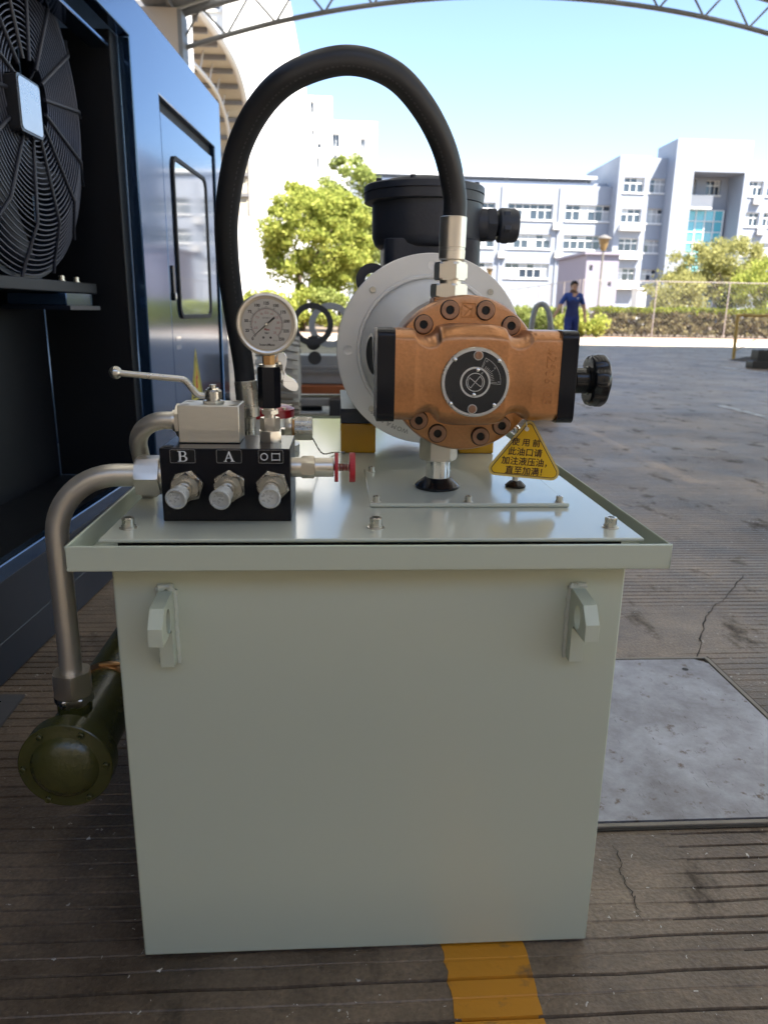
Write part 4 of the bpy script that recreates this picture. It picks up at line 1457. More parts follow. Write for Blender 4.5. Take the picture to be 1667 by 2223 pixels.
MB().lathe((MXc - 0.004, MYc, 1.219), ZA, [(0, 0), (0, 0.117), (0.003, 0.1275), (0.019, 0.129), (0.0195, 0.1255), (0.0215, 0.1255), (0.022, 0.129), (0.034, 0.1285), (0.0365, 0.126), (0.038, 0.098), (0.044, 0.092), (0.050, 0.075), (0.052, 0.04), (0.052, 0)], 96).build('terminal_cover', M_cast, mot, angle=28)
b0 = None
for k in range(8):
    a = R(45 * k + 27)
    l = (MXc - 0.004 + 0.112 * math.cos(a), MYc + 0.112 * math.sin(a), 1.2562)
    b0 = cap_screw('bolt', l, ZA, 0.0060, 0.0075, mot, M_cast, washer=False) if b0 is None else dup(b0, l, mot)
gz = at(1090, 490, 1.68).z
gl = MB()
gl.cyl((0.295, 1.68, gz), (0.318, 1.68, gz), 0.0335, n=32)
gl.hexa((0.318, 1.68, gz), (0.338, 1.68, gz), 0.0365, rot=0.0)
gl.cyl((0.338, 1.68, gz), (0.350, 1.68, gz), 0.021, n=32)
gl.lathe((0.343, 1.68, gz), XA, [(0, 0), (0, 0.030), (0.004, 0.0350), (0.036, 0.0350), (0.044, 0.031), (0.046, 0.02), (0.040, 0.018), (0.040, 0)], 36)
gl.hexa((0.352, 1.68, gz), (0.367, 1.68, gz), 0.0385, rot=0.3)
gl.build('cable_gland', M_cast, mot, angle=30, bevel=0.0008)
le = MB().prism(circle(0, 0, 0.034, 36), at(808, 608, 1.62), XA, ZA, YA * 0.018, [circle(0, 0, 0.015, 24)])
le.build('lifting_eye', M_cast, mot, angle=30, bevel=0.003, segs=3)
# motor feet on black rails and amber blocks
for x0, x1 in ((0.008, 0.083), (0.267, 0.342)):
    MB().box(x0, x1, 1.583, 1.665, LIDZ + 0.0006, 0.765).build('damper_block', M_amber, unit, angle=30, bevel=0.003)
    MB().box(x0, x1, 1.88, 1.965, LIDZ + 0.0006, 0.765).build('damper_block', M_amber, unit, angle=30, bevel=0.003)
    MB().box(x0 - 0.001, x1 + 0.001, 1.580, 1.968, 0.7655, 0.797).build('foot_rail', M_cast, unit, angle=30, bevel=0.002)
    cap_screw('bolt', ((x0 + x1) / 2 + 0.012, 1.60, 0.7972), ZA, 0.0075, 0.009, unit, M_steel)

# ================================================================== warning tag
tagc = V((0.300, 1.176, 0.828))
wt = thing('warning_tag', tuple(at(1140, 925, 1.176)), 'yellow triangular tag with Chinese lettering hanging below the bronze pump', 'tag')
YT = 1.176


def hull3(cs, n=14):
    pts = []
    for (x, z, r) in cs:
        for k in range(n * 3):
            a = 2 * math.pi * k / (n * 3)
            pts.append(V((x + r * math.cos(a), z + r * math.sin(a))))
    idx = geometry.convex_hull_2d(pts)
    return [(pts[i].x, pts[i].y) for i in idx]


tcs = []
for (px, py, r_) in ((1148.5, 927.5, 0.0100), (1075.5, 1016.5, 0.0115), (1197.0, 1027.0, 0.0125)):
    q = at(px, py, YT)
    tcs.append((q.x, q.z, r_))
hole_c = at(1142.5, 931, YT)
MB().prism(hull3(tcs), (0, YT, 0), XA, ZA, YA * 0.0018).build('tag_plate', M_tagedge, wt, angle=30)
MB().prism(hull3([(x, z, r_ - 0.0038) for x, z, r_ in tcs]), (0, YT - 0.0006, 0), XA, ZA, YA * 0.0004).build('tag_border', M_tagink, wt, angle=0)
MB().prism(hull3([(x, z, r_ - 0.0050) for x, z, r_ in tcs]), (0, YT - 0.0010, 0), XA, ZA, YA * 0.0003).build('tag_panel', M_yellow, wt, angle=0)
MB().lathe((hole_c.x, YT - 0.0012, hole_c.z), -YA, [(0, 0), (0, 0.0036), (0.0015, 0.0036), (0.002, 0.0028), (0.002, 0)], 20).build('eyelet', M_white, wt, angle=30)
tx = MB()
for (t, px, py, sz) in (('\u4f7f \u7528 \u524d', 1141.0, 961.5, 0.0135), ('\u6b64\u6cb9\u53e3\u8bf7', 1139.0, 982.5, 0.0143), ('\u52a0\u6ce8\u6db2\u538b\u6cb9\uff0c', 1143.0, 1003.5, 0.0143), ('\u76f4\u81f3\u52a0\u6ee1\uff01', 1141.5, 1023.5, 0.0143)):
    q = at(px, py, YT)
    for k_, (ox, oz) in enumerate(((0, 0), (.00028, 0), (-.00028, 0), (0, .00022), (0, -.00022))):
        put_text(tx, t, sz, (q.x + ox, YT - 0.0014 - k_ * 0.00002, q.z + oz), XA, ZA, rot=R(-4.6))
tx.build('lettering', M_tagink, wt, angle=0, recalc=False)
MB().tube(spline([(hole_c.x, YT - .003, hole_c.z), (hole_c.x - .002, YT - .002, hole_c.z + 0.012), (hole_c.x - .004, YT + 0.012, hole_c.z + 0.02)], 5), 0.0009, 8).build('tie', M_white, wt)

# ================================================================== BLUE MACHINE CABINET (left)
G0 = V((-0.896, 1.826, 0))
CD = V((0.0637, 0.998, 0)).normalized()        # along its side
CN = V((CD.y, -CD.x, 0))                       # outward, towards the tank


def cf(s_, z, off=0.0):
    return G0 + CD * s_ + ZA * z + CN * off


def cbox(mb, s0, s1, z0, z1, o0, o1):
    mb.prism([(s0, z0), (s1, z0), (s1, z1), (s0, z1)], G0 + CN * o0, CD, ZA, CN * (o1 - o0))
    return mb


M_blue = mat('blue_gloss_paint', (0.042, 0.105, 0.225), 0.13, 0.85, spec=0.9, var=0.05, scale=2, coat=0.35, ior=1.7, rvar=0.3, bump=0.02, bscale=7)
M_bluem = mat('dark_blue_paint', (0.012, 0.018, 0.034), 0.35, spec=0.5, var=0.15, scale=5)
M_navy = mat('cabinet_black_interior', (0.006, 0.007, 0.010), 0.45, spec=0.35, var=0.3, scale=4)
M_gasket = mat('black_gasket', (0.008, 0.008, 0.009), 0.6, var=0.2)
M_wire = mat('black_wire_guard', (0.10, 0.11, 0.15), 0.35, 0.3, var=0.1)
M_blade = mat('fan_blade', (0.030, 0.034, 0.050), 0.45, spec=0.5, var=0.15)
cab = thing('machine_cabinet', tuple(cf(1.0, 0)), 'tall glossy dark blue machine cabinet with an open fan bay on the left', 'machine')
S0, S1, H_ = -2.2, 3.10, 2.172
# side skin: one sheet cut out around the fan bay, with the door opening
shell = MB().prism([(S0, 2.012), (1.475, 2.012), (1.475, 0.12), (S1, 0.12), (S1, H_), (S0, H_)], G0 + CN * -0.05, CD, ZA, CN * 0.05, [[(1.835, 0.40), (2.93, 0.40), (2.93, 1.90), (1.835, 1.90)]])
shell.build('side_skin', M_blue, cab, angle=30, bevel=0.006, segs=3)
cbox(MB(), S0, S1, H_ - 0.03, H_ - 0.002, -2.4, -0.0505).build('roof', M_bluem, cab, angle=30)
cbox(MB(), S1 - 0.05, S1, 0.12, H_ - 0.031, -2.4, -0.0505).build('end_wall', M_blue, cab, angle=30)
cbox(MB(), S0, S1, 0.0, 0.119, -2.4, -0.012).build('base_frame', M_bluem, cab, angle=30, bevel=0.006)
cbox(MB(), S0, 1.474, 0.121, 0.285, -0.05, -0.004).build('lower_skirt', M_bluem, cab, angle=30, bevel=0.004)
cbox(MB(), S0, 1.474, 0.2855, 0.333, -0.032, 0.004).build('sill_rail', M_blue, cab, angle=30, bevel=0.005, segs=3)
cbox(MB(), S0, 1.474, 1.945, 1.961, -0.13, -0.055).build('bay_top_rail', M_blue, cab, angle=30, bevel=0.004)
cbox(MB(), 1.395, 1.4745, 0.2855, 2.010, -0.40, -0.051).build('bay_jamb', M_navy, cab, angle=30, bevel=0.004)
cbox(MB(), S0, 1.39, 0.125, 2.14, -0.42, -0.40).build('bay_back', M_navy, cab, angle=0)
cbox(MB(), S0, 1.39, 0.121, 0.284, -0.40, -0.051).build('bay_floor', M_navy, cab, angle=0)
# door, set flush with a dark gasket line around it
cbox(MB(), 1.836, 2.929, 0.401, 1.899, -0.05, -0.030).build('door_gasket', M_gasket, cab, angle=0)
door = cbox(MB(), 1.846, 2.845, 0.42, 1.838, -0.0295, -0.003).build('door', M_blue, cab, angle=30, bevel=0.004, segs=3)
ring = MB().prism(rrect(1.985, 2.66, 0.945, 1.690, 0.06, 8), G0 + CN * -0.0028, CD, ZA, CN * 0.010, [rrect(2.005, 2.64, 0.965, 1.670, 0.05, 8)])
ring.build('window_seal', M_gasket, door, angle=30, bevel=0.002)
M_dglass = mat('door_window_glass', (0.24, 0.27, 0.33), 0.05, spec=1.0, coat=1.0, ior=1.9, var=0.1, scale=3)
MB().prism(rrect(2.0055, 2.6395, 0.9655, 1.6695, 0.05, 8), G0 + CN * -0.0028, CD, ZA, CN * 0.003).build('window_pane', M_dglass, door, angle=0)
hd = MB()
hd.prism(rrect(1.885, 1.915, 1.03, 1.19, 0.008), G0 + CN * -0.0028, CD, ZA, CN * 0.008)
hd.build('door_handle', M_blackp, door, angle=30, bevel=0.002)
cbox(MB(), 1.890, 1.910, 1.035, 1.065, 0.0056, 0.012).build('door_lock', M_chrome, door, angle=30, bevel=0.002)
# warning triangle sticker
M_stick = mat('sticker_yellow', (0.48, 0.42, 0.02), 0.4, var=0.08)
MB().prism([(2.13, 0.52), (2.385, 0.52), (2.258, 0.79)], G0 + CN * -0.0028, CD, ZA, CN * 0.0008).build('warning_sticker', M_stick, door, angle=0)
MB().prism([(2.150, 0.532), (2.365, 0.532), (2.258, 0.762)], G0 + CN * -0.0019, CD, ZA, CN * 0.0003, [[(2.166, 0.541), (2.349, 0.541), (2.258, 0.738)]]).build('sticker_border', M_inkk, door, angle=0)
MB().prism([(2.24, 0.58), (2.28, 0.58), (2.262, 0.63), (2.285, 0.63), (2.25, 0.70), (2.255, 0.645), (2.235, 0.645)], G0 + CN * -0.0019, CD, ZA, CN * 0.0003).build('sticker_symbol', M_inkr, door, angle=0)
for zz_ in (0.80, 0.84):
    cbox(MB(), 1.90, 1.99, zz_, zz_ + 0.022, -0.0028, -0.002).build('small_label', M_dglass, door, angle=0)
# axial fan with wire guard in the bay
FS, FZ, FR, FO = 0.832, 1.640, 0.548, -0.20
fanr = MB()
pr_ = []
axn = CN
fan = MB().lathe(cf(FS, FZ, FO - 0.14), CN, [(0, FR - 0.01), (0, FR + 0.02), (0.12, FR + 0.02), (0.14, FR + 0.012), (0.14, FR - 0.004), (0.10, FR - 0.012), (0, FR - 0.01)], 96).build('fan', M_bluem, cab, angle=30)
for k in range(7):
    a0_ = 2 * math.pi * k / 7 + 0.2
    vs, fs = [], []
    N = 12
    for i in range(N + 1):
        r_ = 0.11 + (FR - 0.03 - 0.11) * i / N
        tw = R(42 - 22 * i / N)
        sw = 0.30 * (i / N) ** 1.5
        cw = 0.22 + 0.10 * i / N
        for e in (-0.5, 0.5):
            a = a0_ + sw + e * cw * math.cos(tw) / (0.5 + i / N)
            vs.append(cf(FS + r_ * math.cos(a), FZ + r_ * math.sin(a), FO - 0.075 + e * cw * 0.55 * math.sin(tw)))
    for i in range(N):
        fs.append((2 * i, 2 * i + 1, 2 * i + 3, 2 * i + 2))
    o = MB().add(vs, fs).build('blade', M_blade, fan, angle=60)
    sl = o.modifiers.new('thick', 'SOLIDIFY')
    sl.thickness = 0.006
MB().lathe(cf(FS, FZ, FO - 0.15), CN, [(0, 0), (0, 0.115), (0.10, 0.115), (0.11, 0.09), (0.11, 0)], 40).build('hub', M_blade, fan, angle=30)
# guard: concentric wires of a shallow dish, carried by spokes
gw = MB()
def gd(r_):
    return FO + 0.012 + 0.06 * min(1.0, max(0.0, (FR - r_) / 0.16))
nr = 27
for i in range(nr):
    r_ = 0.13 + (FR - 0.005 - 0.13) * i / (nr - 1)
    pts = [cf(FS + r_ * math.cos(a), FZ + r_ * math.sin(a), gd(r_)) for a in np.linspace(0, 2 * math.pi, 73)]
    gw.tube(pts, 0.0026, 6, cap=False)
gwo = gw.build('guard_wires', M_wire, fan, angle=60, recalc=False)
gwo['kind'] = 'stuff'
for k in range(14):
    a = 2 * math.pi * k / 14 + 0.11
    pts = [cf(FS + r_ * math.cos(a), FZ + r_ * math.sin(a), gd(r_) + 0.005) for r_ in (0.10, 0.2, 0.30, FR - 0.16, FR - 0.10, FR - 0.04, FR + 0.01)]
    MB().tube(pts, 0.0062, 8).build('spoke', M_blade, fan, angle=60)
# terminal box of the fan motor
M_fbox = mat('fan_box', (0.025, 0.026, 0.03), 0.25, spec=0.6, var=0.1)
M_flab = mat('silver_rating_plate', (0.55, 0.58, 0.62), 0.28, 0.8, var=0.12, scale=12)
tbx = MB().prism(rrect(0.668, 0.822, 1.505, 1.665, 0.015), G0 + CN * -0.185, CD, ZA, CN * 0.095)
tbx.build('motor_box', M_fbox, fan, angle=30, bevel=0.006)
MB().prism(rrect(0.676, 0.814, 1.513, 1.657, 0.014), G0 + CN * -0.0898, CD, ZA, CN * 0.002).build('rating_plate', M_flab, fan, angle=0)
bk = MB()
cbox(bk, 0.2, 1.30, 1.045, 1.085, -0.36, -0.14)
bk.build('fan_shelf', M_navy, cab, angle=30, bevel=0.004)
cbox(MB(), 0.95, 1.19, 1.00, 1.043, -0.33, -0.12).build('shelf_bracket', M_blue, cab, angle=30, bevel=0.003)
cbox(MB(), 0.93, 1.21, 0.985, 0.9995, -0.34, -0.10).build('shelf_lip', M_bluem, cab, angle=30)
for sx, oz in ((1.02, -0.16), (1.15, -0.16)):
    cap_screw('bolt', cf(sx, 1.0855, oz), ZA, 0.010, 0.014, cab, M_steel)
h0 = None
for px, py in ((180, 250), (216, 250), (181, 303)):
    d = ray(px, py)
    t = ((G0 - CAM).dot(CN) - 0.3995) / d.dot(CN)
    q = CAM + d * t
    mb = MB().lathe(q, CN, [(0, 0.014), (0.004, 0.024), (0.004, 0.015), (0.0, 0.012)], 24)
    mb.build('grommet', M_blackp, cab, angle=30)

# ================================================================== LOADER FRAME WITH WHEEL (behind the tank)
M_grey = mat('dusty_grey_paint', (0.30, 0.31, 0.32), 0.45, spec=0.5, var=0.15, scale=3, bump=0.1, bscale=30)
M_greyd = mat('dark_grey_paint', (0.028, 0.030, 0.035), 0.4, spec=0.5, var=0.2, scale=4)
M_tyre = mat('dusty_tyre', (0.36, 0.345, 0.31), 0.8, var=0.25, scale=9, bump=0.4, bscale=50)
M_rust = mat('orange_primer', (0.30, 0.085, 0.025), 0.6, var=0.3, scale=10)
ld = thing('loader_frame', (-0.1, 7.4, 0), 'grey loader frame with round lug rings and a dusty ribbed tyre behind the tank', 'machine')
wx0, wx1 = at(562, 830, 7.0).x, at(652, 830, 7.0).x
wz, wr = 0.40, 0.37
wh = MB()
wcx = (wx0 + wx1) / 2
hwid = (wx1 - wx0) / 2
wh.lathe((wx0, 7.0, wz), XA, [(0, 0), (0, wr * .55), (0.02, wr * .82), (0.05, wr * .93), (2 * hwid - .05, wr * .93), (2 * hwid - .02, wr * .82), (2 * hwid, wr * .55), (2 * hwid - .03, wr * .5), (2 * hwid - .03, 0)], 56)
whl = wh.build('wheel', M_tyre, ld, angle=40)
lg0 = None
nl = 26
for k in range(nl):
    a = 2 * math.pi * k / nl
    for side in (-1, 1):
        aa = a + (0.5 * 2 * math.pi / nl if side > 0 else 0)
        x_in, x_out = wcx - side * 0.02, wcx + side * hwid * 0.98
        mb = MB()
        vs = []
        for x, da in ((x_in, 0.0), (x_out, 0.13 * 0.5)):
            for rr in (wr * 0.90, wr * 1.03 if x == x_in else wr * 0.97):
                for e in (-0.055, 0.055):
                    an = aa + da + e
                    vs.append((x, 7.0 + rr * math.cos(an), wz + rr * math.sin(an)))
        mb.add(vs, [(0, 1, 3, 2), (4, 6, 7, 5), (0, 4, 5, 1), (2, 3, 7, 6), (0, 2, 6, 4), (1, 5, 7, 3)])
        mb.build('tread_lug', M_tyre, whl, angle=0)
MB().cyl((wx1 - 0.035, 7.0, wz), (wx1 - 0.005, 7.0, wz), 0.17, n=32, ch=0.01).build('rim', M_grey, whl, angle=30)


def ring_plate(px, py, rpx, Y, m, name, wfac=0.72):
    c_ = at(px, py, Y)
    r_ = rpx * Y / F_PX
    MB().prism(circle(0, 0, r_, 48), c_, XA, ZA, YA * 0.05, [circle(0, 0, r_ * wfac, 40)]).build(name, m, ld, angle=30, bevel=0.008)


ring_plate(678, 704, 44, 7.3, M_greyd, 'lug_ring')
ring_plate(718, 706, 46, 7.75, M_grey, 'lug_ring')
pp = [at(*q, 7.32) for q in ((625, 742), (690, 728), (722, 742), (780, 800), (780, 860), (625, 860))]
hh = [at(680, 745, 7.32), at(683, 778, 7.32)]
MB().prism([(q.x, q.z) for q in pp], (0, 7.37, 0), XA, ZA, YA * 0.06, [circle(hh[0].x, hh[0].z, 0.07, 24), circle(hh[1].x, hh[1].z, 0.065, 24)]).build('hitch_plate', M_greyd, ld, angle=30, bevel=0.006)
pb_ = [at(q[0], q[1], 7.6) for q in ((600, 770), (800, 770), (800, 835), (600, 835))]
MB().box(pb_[0].x, pb_[1].x, 7.62, 7.9, pb_[2].z, pb_[0].z).build('cross_beam', M_grey, ld, angle=30, bevel=0.01)
for py in (797, 806):
    q0, q1 = at(600, py, 7.55), at(800, py, 7.55)
    MB().bar(q0, q1, 0.03, 0.02).build('edge_strip', M_grey, ld, angle=0)
q0, q1 = at(600, 836, 7.5), at(800, 855, 7.5)
MB().box(q0.x, q1.x, 7.45, 7.7, q1.z, q0.z).build('primer_beam', M_rust, ld, angle=30, bevel=0.006)
q0, q1 = at(600, 862, 7.4), at(800, 880, 7.4)
MB().box(q0.x, q1.x, 7.3, 7.6, q1.z, q0.z).build('lower_beam', M_grey, ld, angle=30, bevel=0.006)
q0, q1 = at(715, 865, 7.2), at(790, 903, 7.2)
MB().box(q0.x, q1.x, 7.1, 7.3, max(q1.z, 0.0), q0.z).build('support_block', M_greyd, ld, angle=30, bevel=0.01)
q0, q1 = at(640, 880, 7.7), at(700, 903, 7.7)
MB().box(q0.x, q1.x, 7.65, 7.85, 0.0, q0.z).build('support_block', M_greyd, ld, angle=30, bevel=0.01)

# ================================================================== HAND PALLET TRUCK (only its loop handle shows above the pump)
pt = thing('pallet_truck', (1.86, 7.5, 0), 'grey tubular loop handle of a hand pallet truck standing behind the pump', 'pallet truck')
M_pgrey = mat('grey_handle_paint', (0.26, 0.26, 0.25), 0.35, spec=0.5, var=0.12, scale=20)
cY = 7.2
lc = [at(1152, 725, cY), at(1156, 690, cY), at(1163, 668, cY), at(1172, 661, cY), at(1181, 662, cY - .02), at(1190, 675, cY - .05), at(1194, 700, cY - .06), at(1195, 728, cY - .06), at(1185, 755, cY - .04), at(1172, 765, cY - .02), at(1160, 752, cY), at(1152, 725, cY)]
MB().tube(spline(lc, 6), 0.026, 14).build('loop_handle', M_pgrey, pt, angle=60)
bs = at(1172, 765, cY)
MB().tube([bs, (bs.x, cY + 0.05, 0.25)], 0.022, 14).build('shaft', M_pgrey, pt, angle=60)
MB().cyl((bs.x, cY + 0.05, 0.08), (bs.x, cY + 0.05, 0.36), 0.05, n=24).build('pump_cylinder', M_greyd, pt, angle=30)
for sx in (-1, 1):
    MB().cyl((bs.x + sx * 0.02, cY + 0.05, 0.09), (bs.x + sx * 0.07, cY + 0.05, 0.09), 0.085, n=28).build('wheel', M_rubber, pt, angle=30)
    MB().box(bs.x + sx * 0.19 - 0.075, bs.x + sx * 0.19 + 0.075, cY + 0.15, cY + 1.25, 0.06, 0.11).build('fork', M_rust, pt, angle=30, bevel=0.01)
MB().box(bs.x - 0.26, bs.x + 0.26, cY + 0.11, cY + 0.149, 0.05, 0.30).build('fork_carriage', M_rust, pt, angle=30, bevel=0.01)

# ================================================================== ROAD, PAVEMENT AND BEDS BEYOND THE CANOPY
M_road = mat('pale_road_concrete', (0.52, 0.46, 0.39), 0.8, var=0.12, scale=1.2, bump=0.1, bscale=20)
M_pave = mat('pink_pavement', (0.34, 0.22, 0.17), 0.85, var=0.2, scale=3)
M_soil = mat('dry_soil', (0.16, 0.12, 0.085), 0.95, var=0.3, scale=2)
M_kerb = mat('kerb_stone', (0.42, 0.36, 0.32), 0.8, var=0.1, scale=4)
tag(MB().add([(-80, 25.0, .004), (120, 25.0, .004), (120, 28.9, .004), (-80, 28.9, .004)], [(0, 1, 2, 3)]).build('road', M_road, None, angle=0), kind='structure')
tag(MB().add([(-80, -14.2, .004), (120, -14.2, .004), (120, -0.6, .004), (-80, -0.6, .004)], [(0, 1, 2, 3)]).build('bounce_apron', M_road, None, angle=0), kind='structure')  # unseen bright ground, added to bounce warm light onto the tank front
tag(MB().box(-80, 120, 28.9, 29.05, 0.0, 0.12).build('kerb', M_kerb, None, angle=0), kind='structure')
tag(MB().add([(-80, 29.05, .11), (120, 29.05, .11), (120, 30.9, .11), (-80, 30.9, .11)], [(0, 1, 2, 3)]).build('pavement', M_pave, None, angle=0), kind='structure')
tag(MB().add([(-80, 30.9, .11), (120, 30.9, .11), (160, 76, .11), (-120, 76, .11)], [(0, 1, 2, 3)]).build('planting_bed', M_soil, None, angle=0), kind='structure')

# ================================================================== CANOPY OVER THE YARD
M_truss = mat('truss_grey_paint', (0.16, 0.17, 0.18), 0.5, var=0.12, scale=3)
M_roof = mat('roof_sheet', (0.20, 0.21, 0.22), 0.6, var=0.1, scale=2)
M_beige = mat('beige_cladding', (0.42, 0.37, 0.32), 0.7, var=0.06, scale=1.5)
can = thing('canopy', (4.4, 20, 0), 'arched steel lattice truss and roof of the open yard canopy overhead', 'canopy')
CXc, CRr = 5.0, 27.5
YC = 20.0


def zb(x, c=CXc):
    return 8.3 - (CRr - math.sqrt(CRr * CRr - (x - c) ** 2))


xs = np.linspace(-3.9, 13.9, 41)
MB().tube([(x, YC, zb(x)) for x in xs], 0.055, 10).build('bottom_chord', M_truss, can, angle=60)
MB().tube([(x, YC, zb(x) + 0.72) for x in xs], 0.085, 10).build('top_chord', M_truss, can, angle=60)
nodes = [-0.3 + 1.15 * k for k in range(-3, 12)]
for k, x in enumerate(nodes):
    for sgn in (-1, 1):
        xt = x + sgn * 0.575
        if -4.0 < xt < 13.9:
            MB().tube([(x, YC, zb(x)), (xt, YC, zb(xt) + 0.72)], 0.026, 8).build('web_member', M_truss, can, angle=60)
M_trans = bpy.data.materials.new('added_translucent_strip')
M_trans.use_nodes = True
_nt = M_trans.node_tree
_nt.nodes.remove(_nt.nodes['Principled BSDF'])
_d, _t, _m = nd(_nt, 'ShaderNodeBsdfDiffuse'), nd(_nt, 'ShaderNodeBsdfTranslucent'), nd(_nt, 'ShaderNodeMixShader')
_d.inputs[0].default_value = (0.7, 0.7, 0.66, 1)
_t.inputs[0].default_value = (0.80, 0.80, 0.74, 1)
_m.inputs[0].default_value = 0.6
_nt.links.new(_d.outputs[0], _m.inputs[1])
_nt.links.new(_t.outputs[0], _m.inputs[2])
_nt.links.new(_m.outputs[0], _nt.nodes['Material Output'].inputs[0])
for c0, x0_, x1_ in ((CXc, -4.4, 14.0), (CXc + 18, 14.0, 32.0)):
    xs2 = np.linspace(x0_, x1_, 25)
    for i in range(24):  # some panels are added translucent strips, unseen, that brighten the shade below
        for fill_l, ya_s, yb_s in (((True, -0.6, 20.35), (False, -5.4, -0.604)) if i % 4 == 2 else ((False, -5.4, 20.35),)):
          vs = []
          for x in np.linspace(xs2[i], xs2[i + 1] - 0.004, 3):
              z = zb(min(max(x, c0 - 9), c0 + 9), c0) + 0.86
              vs += [(x, ya_s, z), (x, yb_s, z), (x, ya_s, z + 0.05), (x, yb_s, z + 0.05)]
          fs = []
          for k in range(2):
              a, b_ = 4 * k, 4 * k + 4
              fs += [(a, a + 1, b_ + 1, b_)]
              if not fill_l:
                  fs += [(a + 2, b_ + 2, b_ + 3, a + 3), (a + 1, a + 3, b_ + 3, b_ + 1), (a, b_, b_ + 2, a + 2)]
          MB().add(vs, fs).build('added_fill_strip' if fill_l else 'roof_sheet', M_trans if fill_l else M_roof, can, angle=30)
for k in range(9):
    x = -3.8 + k * 2.15
    MB().box(x - .04, x + .04, -5.4, 20.3, zb(x) + 0.75, zb(x) + 0.855).build('purlin', M_truss, can, angle=0)
qx = at(384, 60, 19.4).x
MB().box(qx - 2.4, qx, 19.5, 19.9, 0, zb(-4) + 0.8).build('wall_panel', M_beige, can, angle=0)
MB().box(qx + 0.002, qx + 0.10, 19.5, 20.2, 0, zb(-4) + 0.78).build('column', M_truss, can, angle=0)
MB().box(13.3, 13.6, 19.7, 20.1, 0, zb(13.5) + 0.8).build('column', M_truss, can, angle=0)
for y in (-5.2, 6.5):
    MB().box(13.3, 13.6, y, y + .3, 0, zb(13.5) + 0.8).build('column', M_truss, can, angle=0)
    MB().box(-4.9, -4.6, y, y + .3, 0, zb(-4) + 0.8).build('column', M_truss, can, angle=0)

# added out-of-view wall that blocks blue sky and bounces warm light
bounce_w = thing('bounce_wall', (4, -14.5, 0), 'beige wall added unseen behind the viewer to bounce warm light', 'building')
M_bounce = mat('bounce_wall_beige', (0.62, 0.50, 0.36), 0.85, var=0.06, scale=0.8)
MB().box(-20, 36, -15.0, -14.2, 0, 11.0).build('wall', M_bounce, bounce_w, angle=0)
MB().box(2, 6, -14.195, -14.12, 0, 4.2).build('door', M_roof, bounce_w, angle=0)

# unseen dark box, added behind the viewer to shade floor and lower tank
shade_box = thing('shade_blocker', (0.2, -1.5, 0), 'dark box added unseen behind the viewer to shade the lower tank front', 'light_blocker')
M_shade_box = mat('shade_blocker_dark', (0.05, 0.05, 0.05), 0.6, var=0.2, scale=4)
MB().box(-2.6, 2.8, -1.9, -1.0, 0.12, 0.58).build('body', M_shade_box, shade_box, angle=30, bevel=0.02)
for x in (-2.3, 0.1, 2.5):
    MB().box(x - .1, x + .1, -1.9, -1.0, 0, 0.118).build('blocker_foot', M_shade_box, shade_box, angle=0)

# ================================================================== NEIGHBOURING BARREL CANOPY (upper left)
M_wsteel = mat('white_steel', (0.62, 0.62, 0.62), 0.5, var=0.06)
M_panel = mat('beige_soffit', (0.42, 0.38, 0.31), 0.7, var=0.12, scale=1.5)
M_purl = mat('grey_purlin', (0.16, 0.16, 0.17), 0.6, var=0.1)
nc = thing('barrel_canopy', (-8, 30, 0), 'curved beige canopy with dark purlins and white edge arch at upper left', 'canopy')
XN = -4.35
ctrl = []
for px, py in ((405, 5), (432, 32), (475, 90), (508, 150), (528, 220), (538, 300), (541, 380), (543, 470)):
    d = ray(px, py)
    q = CAM + d * (XN / d.x)
    ctrl.append((q.y, q.z))
arcp = spline([V((0, y, z)) for y, z in ctrl], 4)
n_p = len(arcp)
for i in range(n_p - 1):
    a, b_ = arcp[i], arcp[i + 1]
    d = (b_ - a)
    g_ = d * 0.0
    MB().add([(XN, a.y, a.z), (XN - 9, a.y, a.z), (XN - 9, b_.y, b_.z), (XN, b_.y, b_.z), (XN, a.y, a.z + .06), (XN - 9, a.y, a.z + .06), (XN - 9, b_.y, b_.z + .06), (XN, b_.y, b_.z + .06)],
             [(0, 1, 2, 3), (7, 6, 5, 4), (0, 4, 5, 1), (3, 2, 6, 7), (0, 3, 7, 4)]).build('soffit_panel', M_panel, nc, angle=0)
    if i % 2 == 0:
        n_ = V((0, -d.z, d.y)).normalized()
        c_ = a - n_ * 0.10
        MB().bar((XN - 9, c_.y, c_.z), (XN - .05, c_.y, c_.z), 0.16, 0.16).build('purlin', M_purl, nc, angle=0)
MB().tube([V((XN + .08, p.y, p.z + .05)) for p in arcp], 0.14, 8).build('edge_arch', M_wsteel, nc, angle=60)
inn = []
for i, p in enumerate(arcp):
    d = arcp[min(i + 1, n_p - 1)] - arcp[max(i - 1, 0)]
    n_ = V((0, -d.z, d.y)).normalized()
    inn.append(V((XN - 0.75, p.y - n_.y * 0.95, p.z - n_.z * 0.95)))
MB().tube(inn, 0.08, 8).build('truss_chord', M_wsteel, nc, angle=60)
for i in range(2, n_p - 2, 2):
    MB().tube([inn[i], V((XN - 0.75, arcp[i + 1].y, arcp[i + 1].z - .1))], 0.04, 6).build('web_member', M_wsteel, nc, angle=60)
for i in (18, 20):
    if i < n_p:
        MB().sphere(inn[i] + V((0.45, 0, 0)), 0.3, 14, (1, 1, .35)).build('bay_lamp', M_wsteel, nc, angle=60)
MB().tube([(at(411, 100, 24).x, 24, 0), (at(411, 100, 24).x, 24, 10.3)], 0.11, 12).build('post', M_wsteel, nc, angle=60)
MB().tube([(XN - .2, 35.9, 0), (XN - .2, 35.9, 4)], 0.12, 12).build('post', M_wsteel, nc, angle=60)

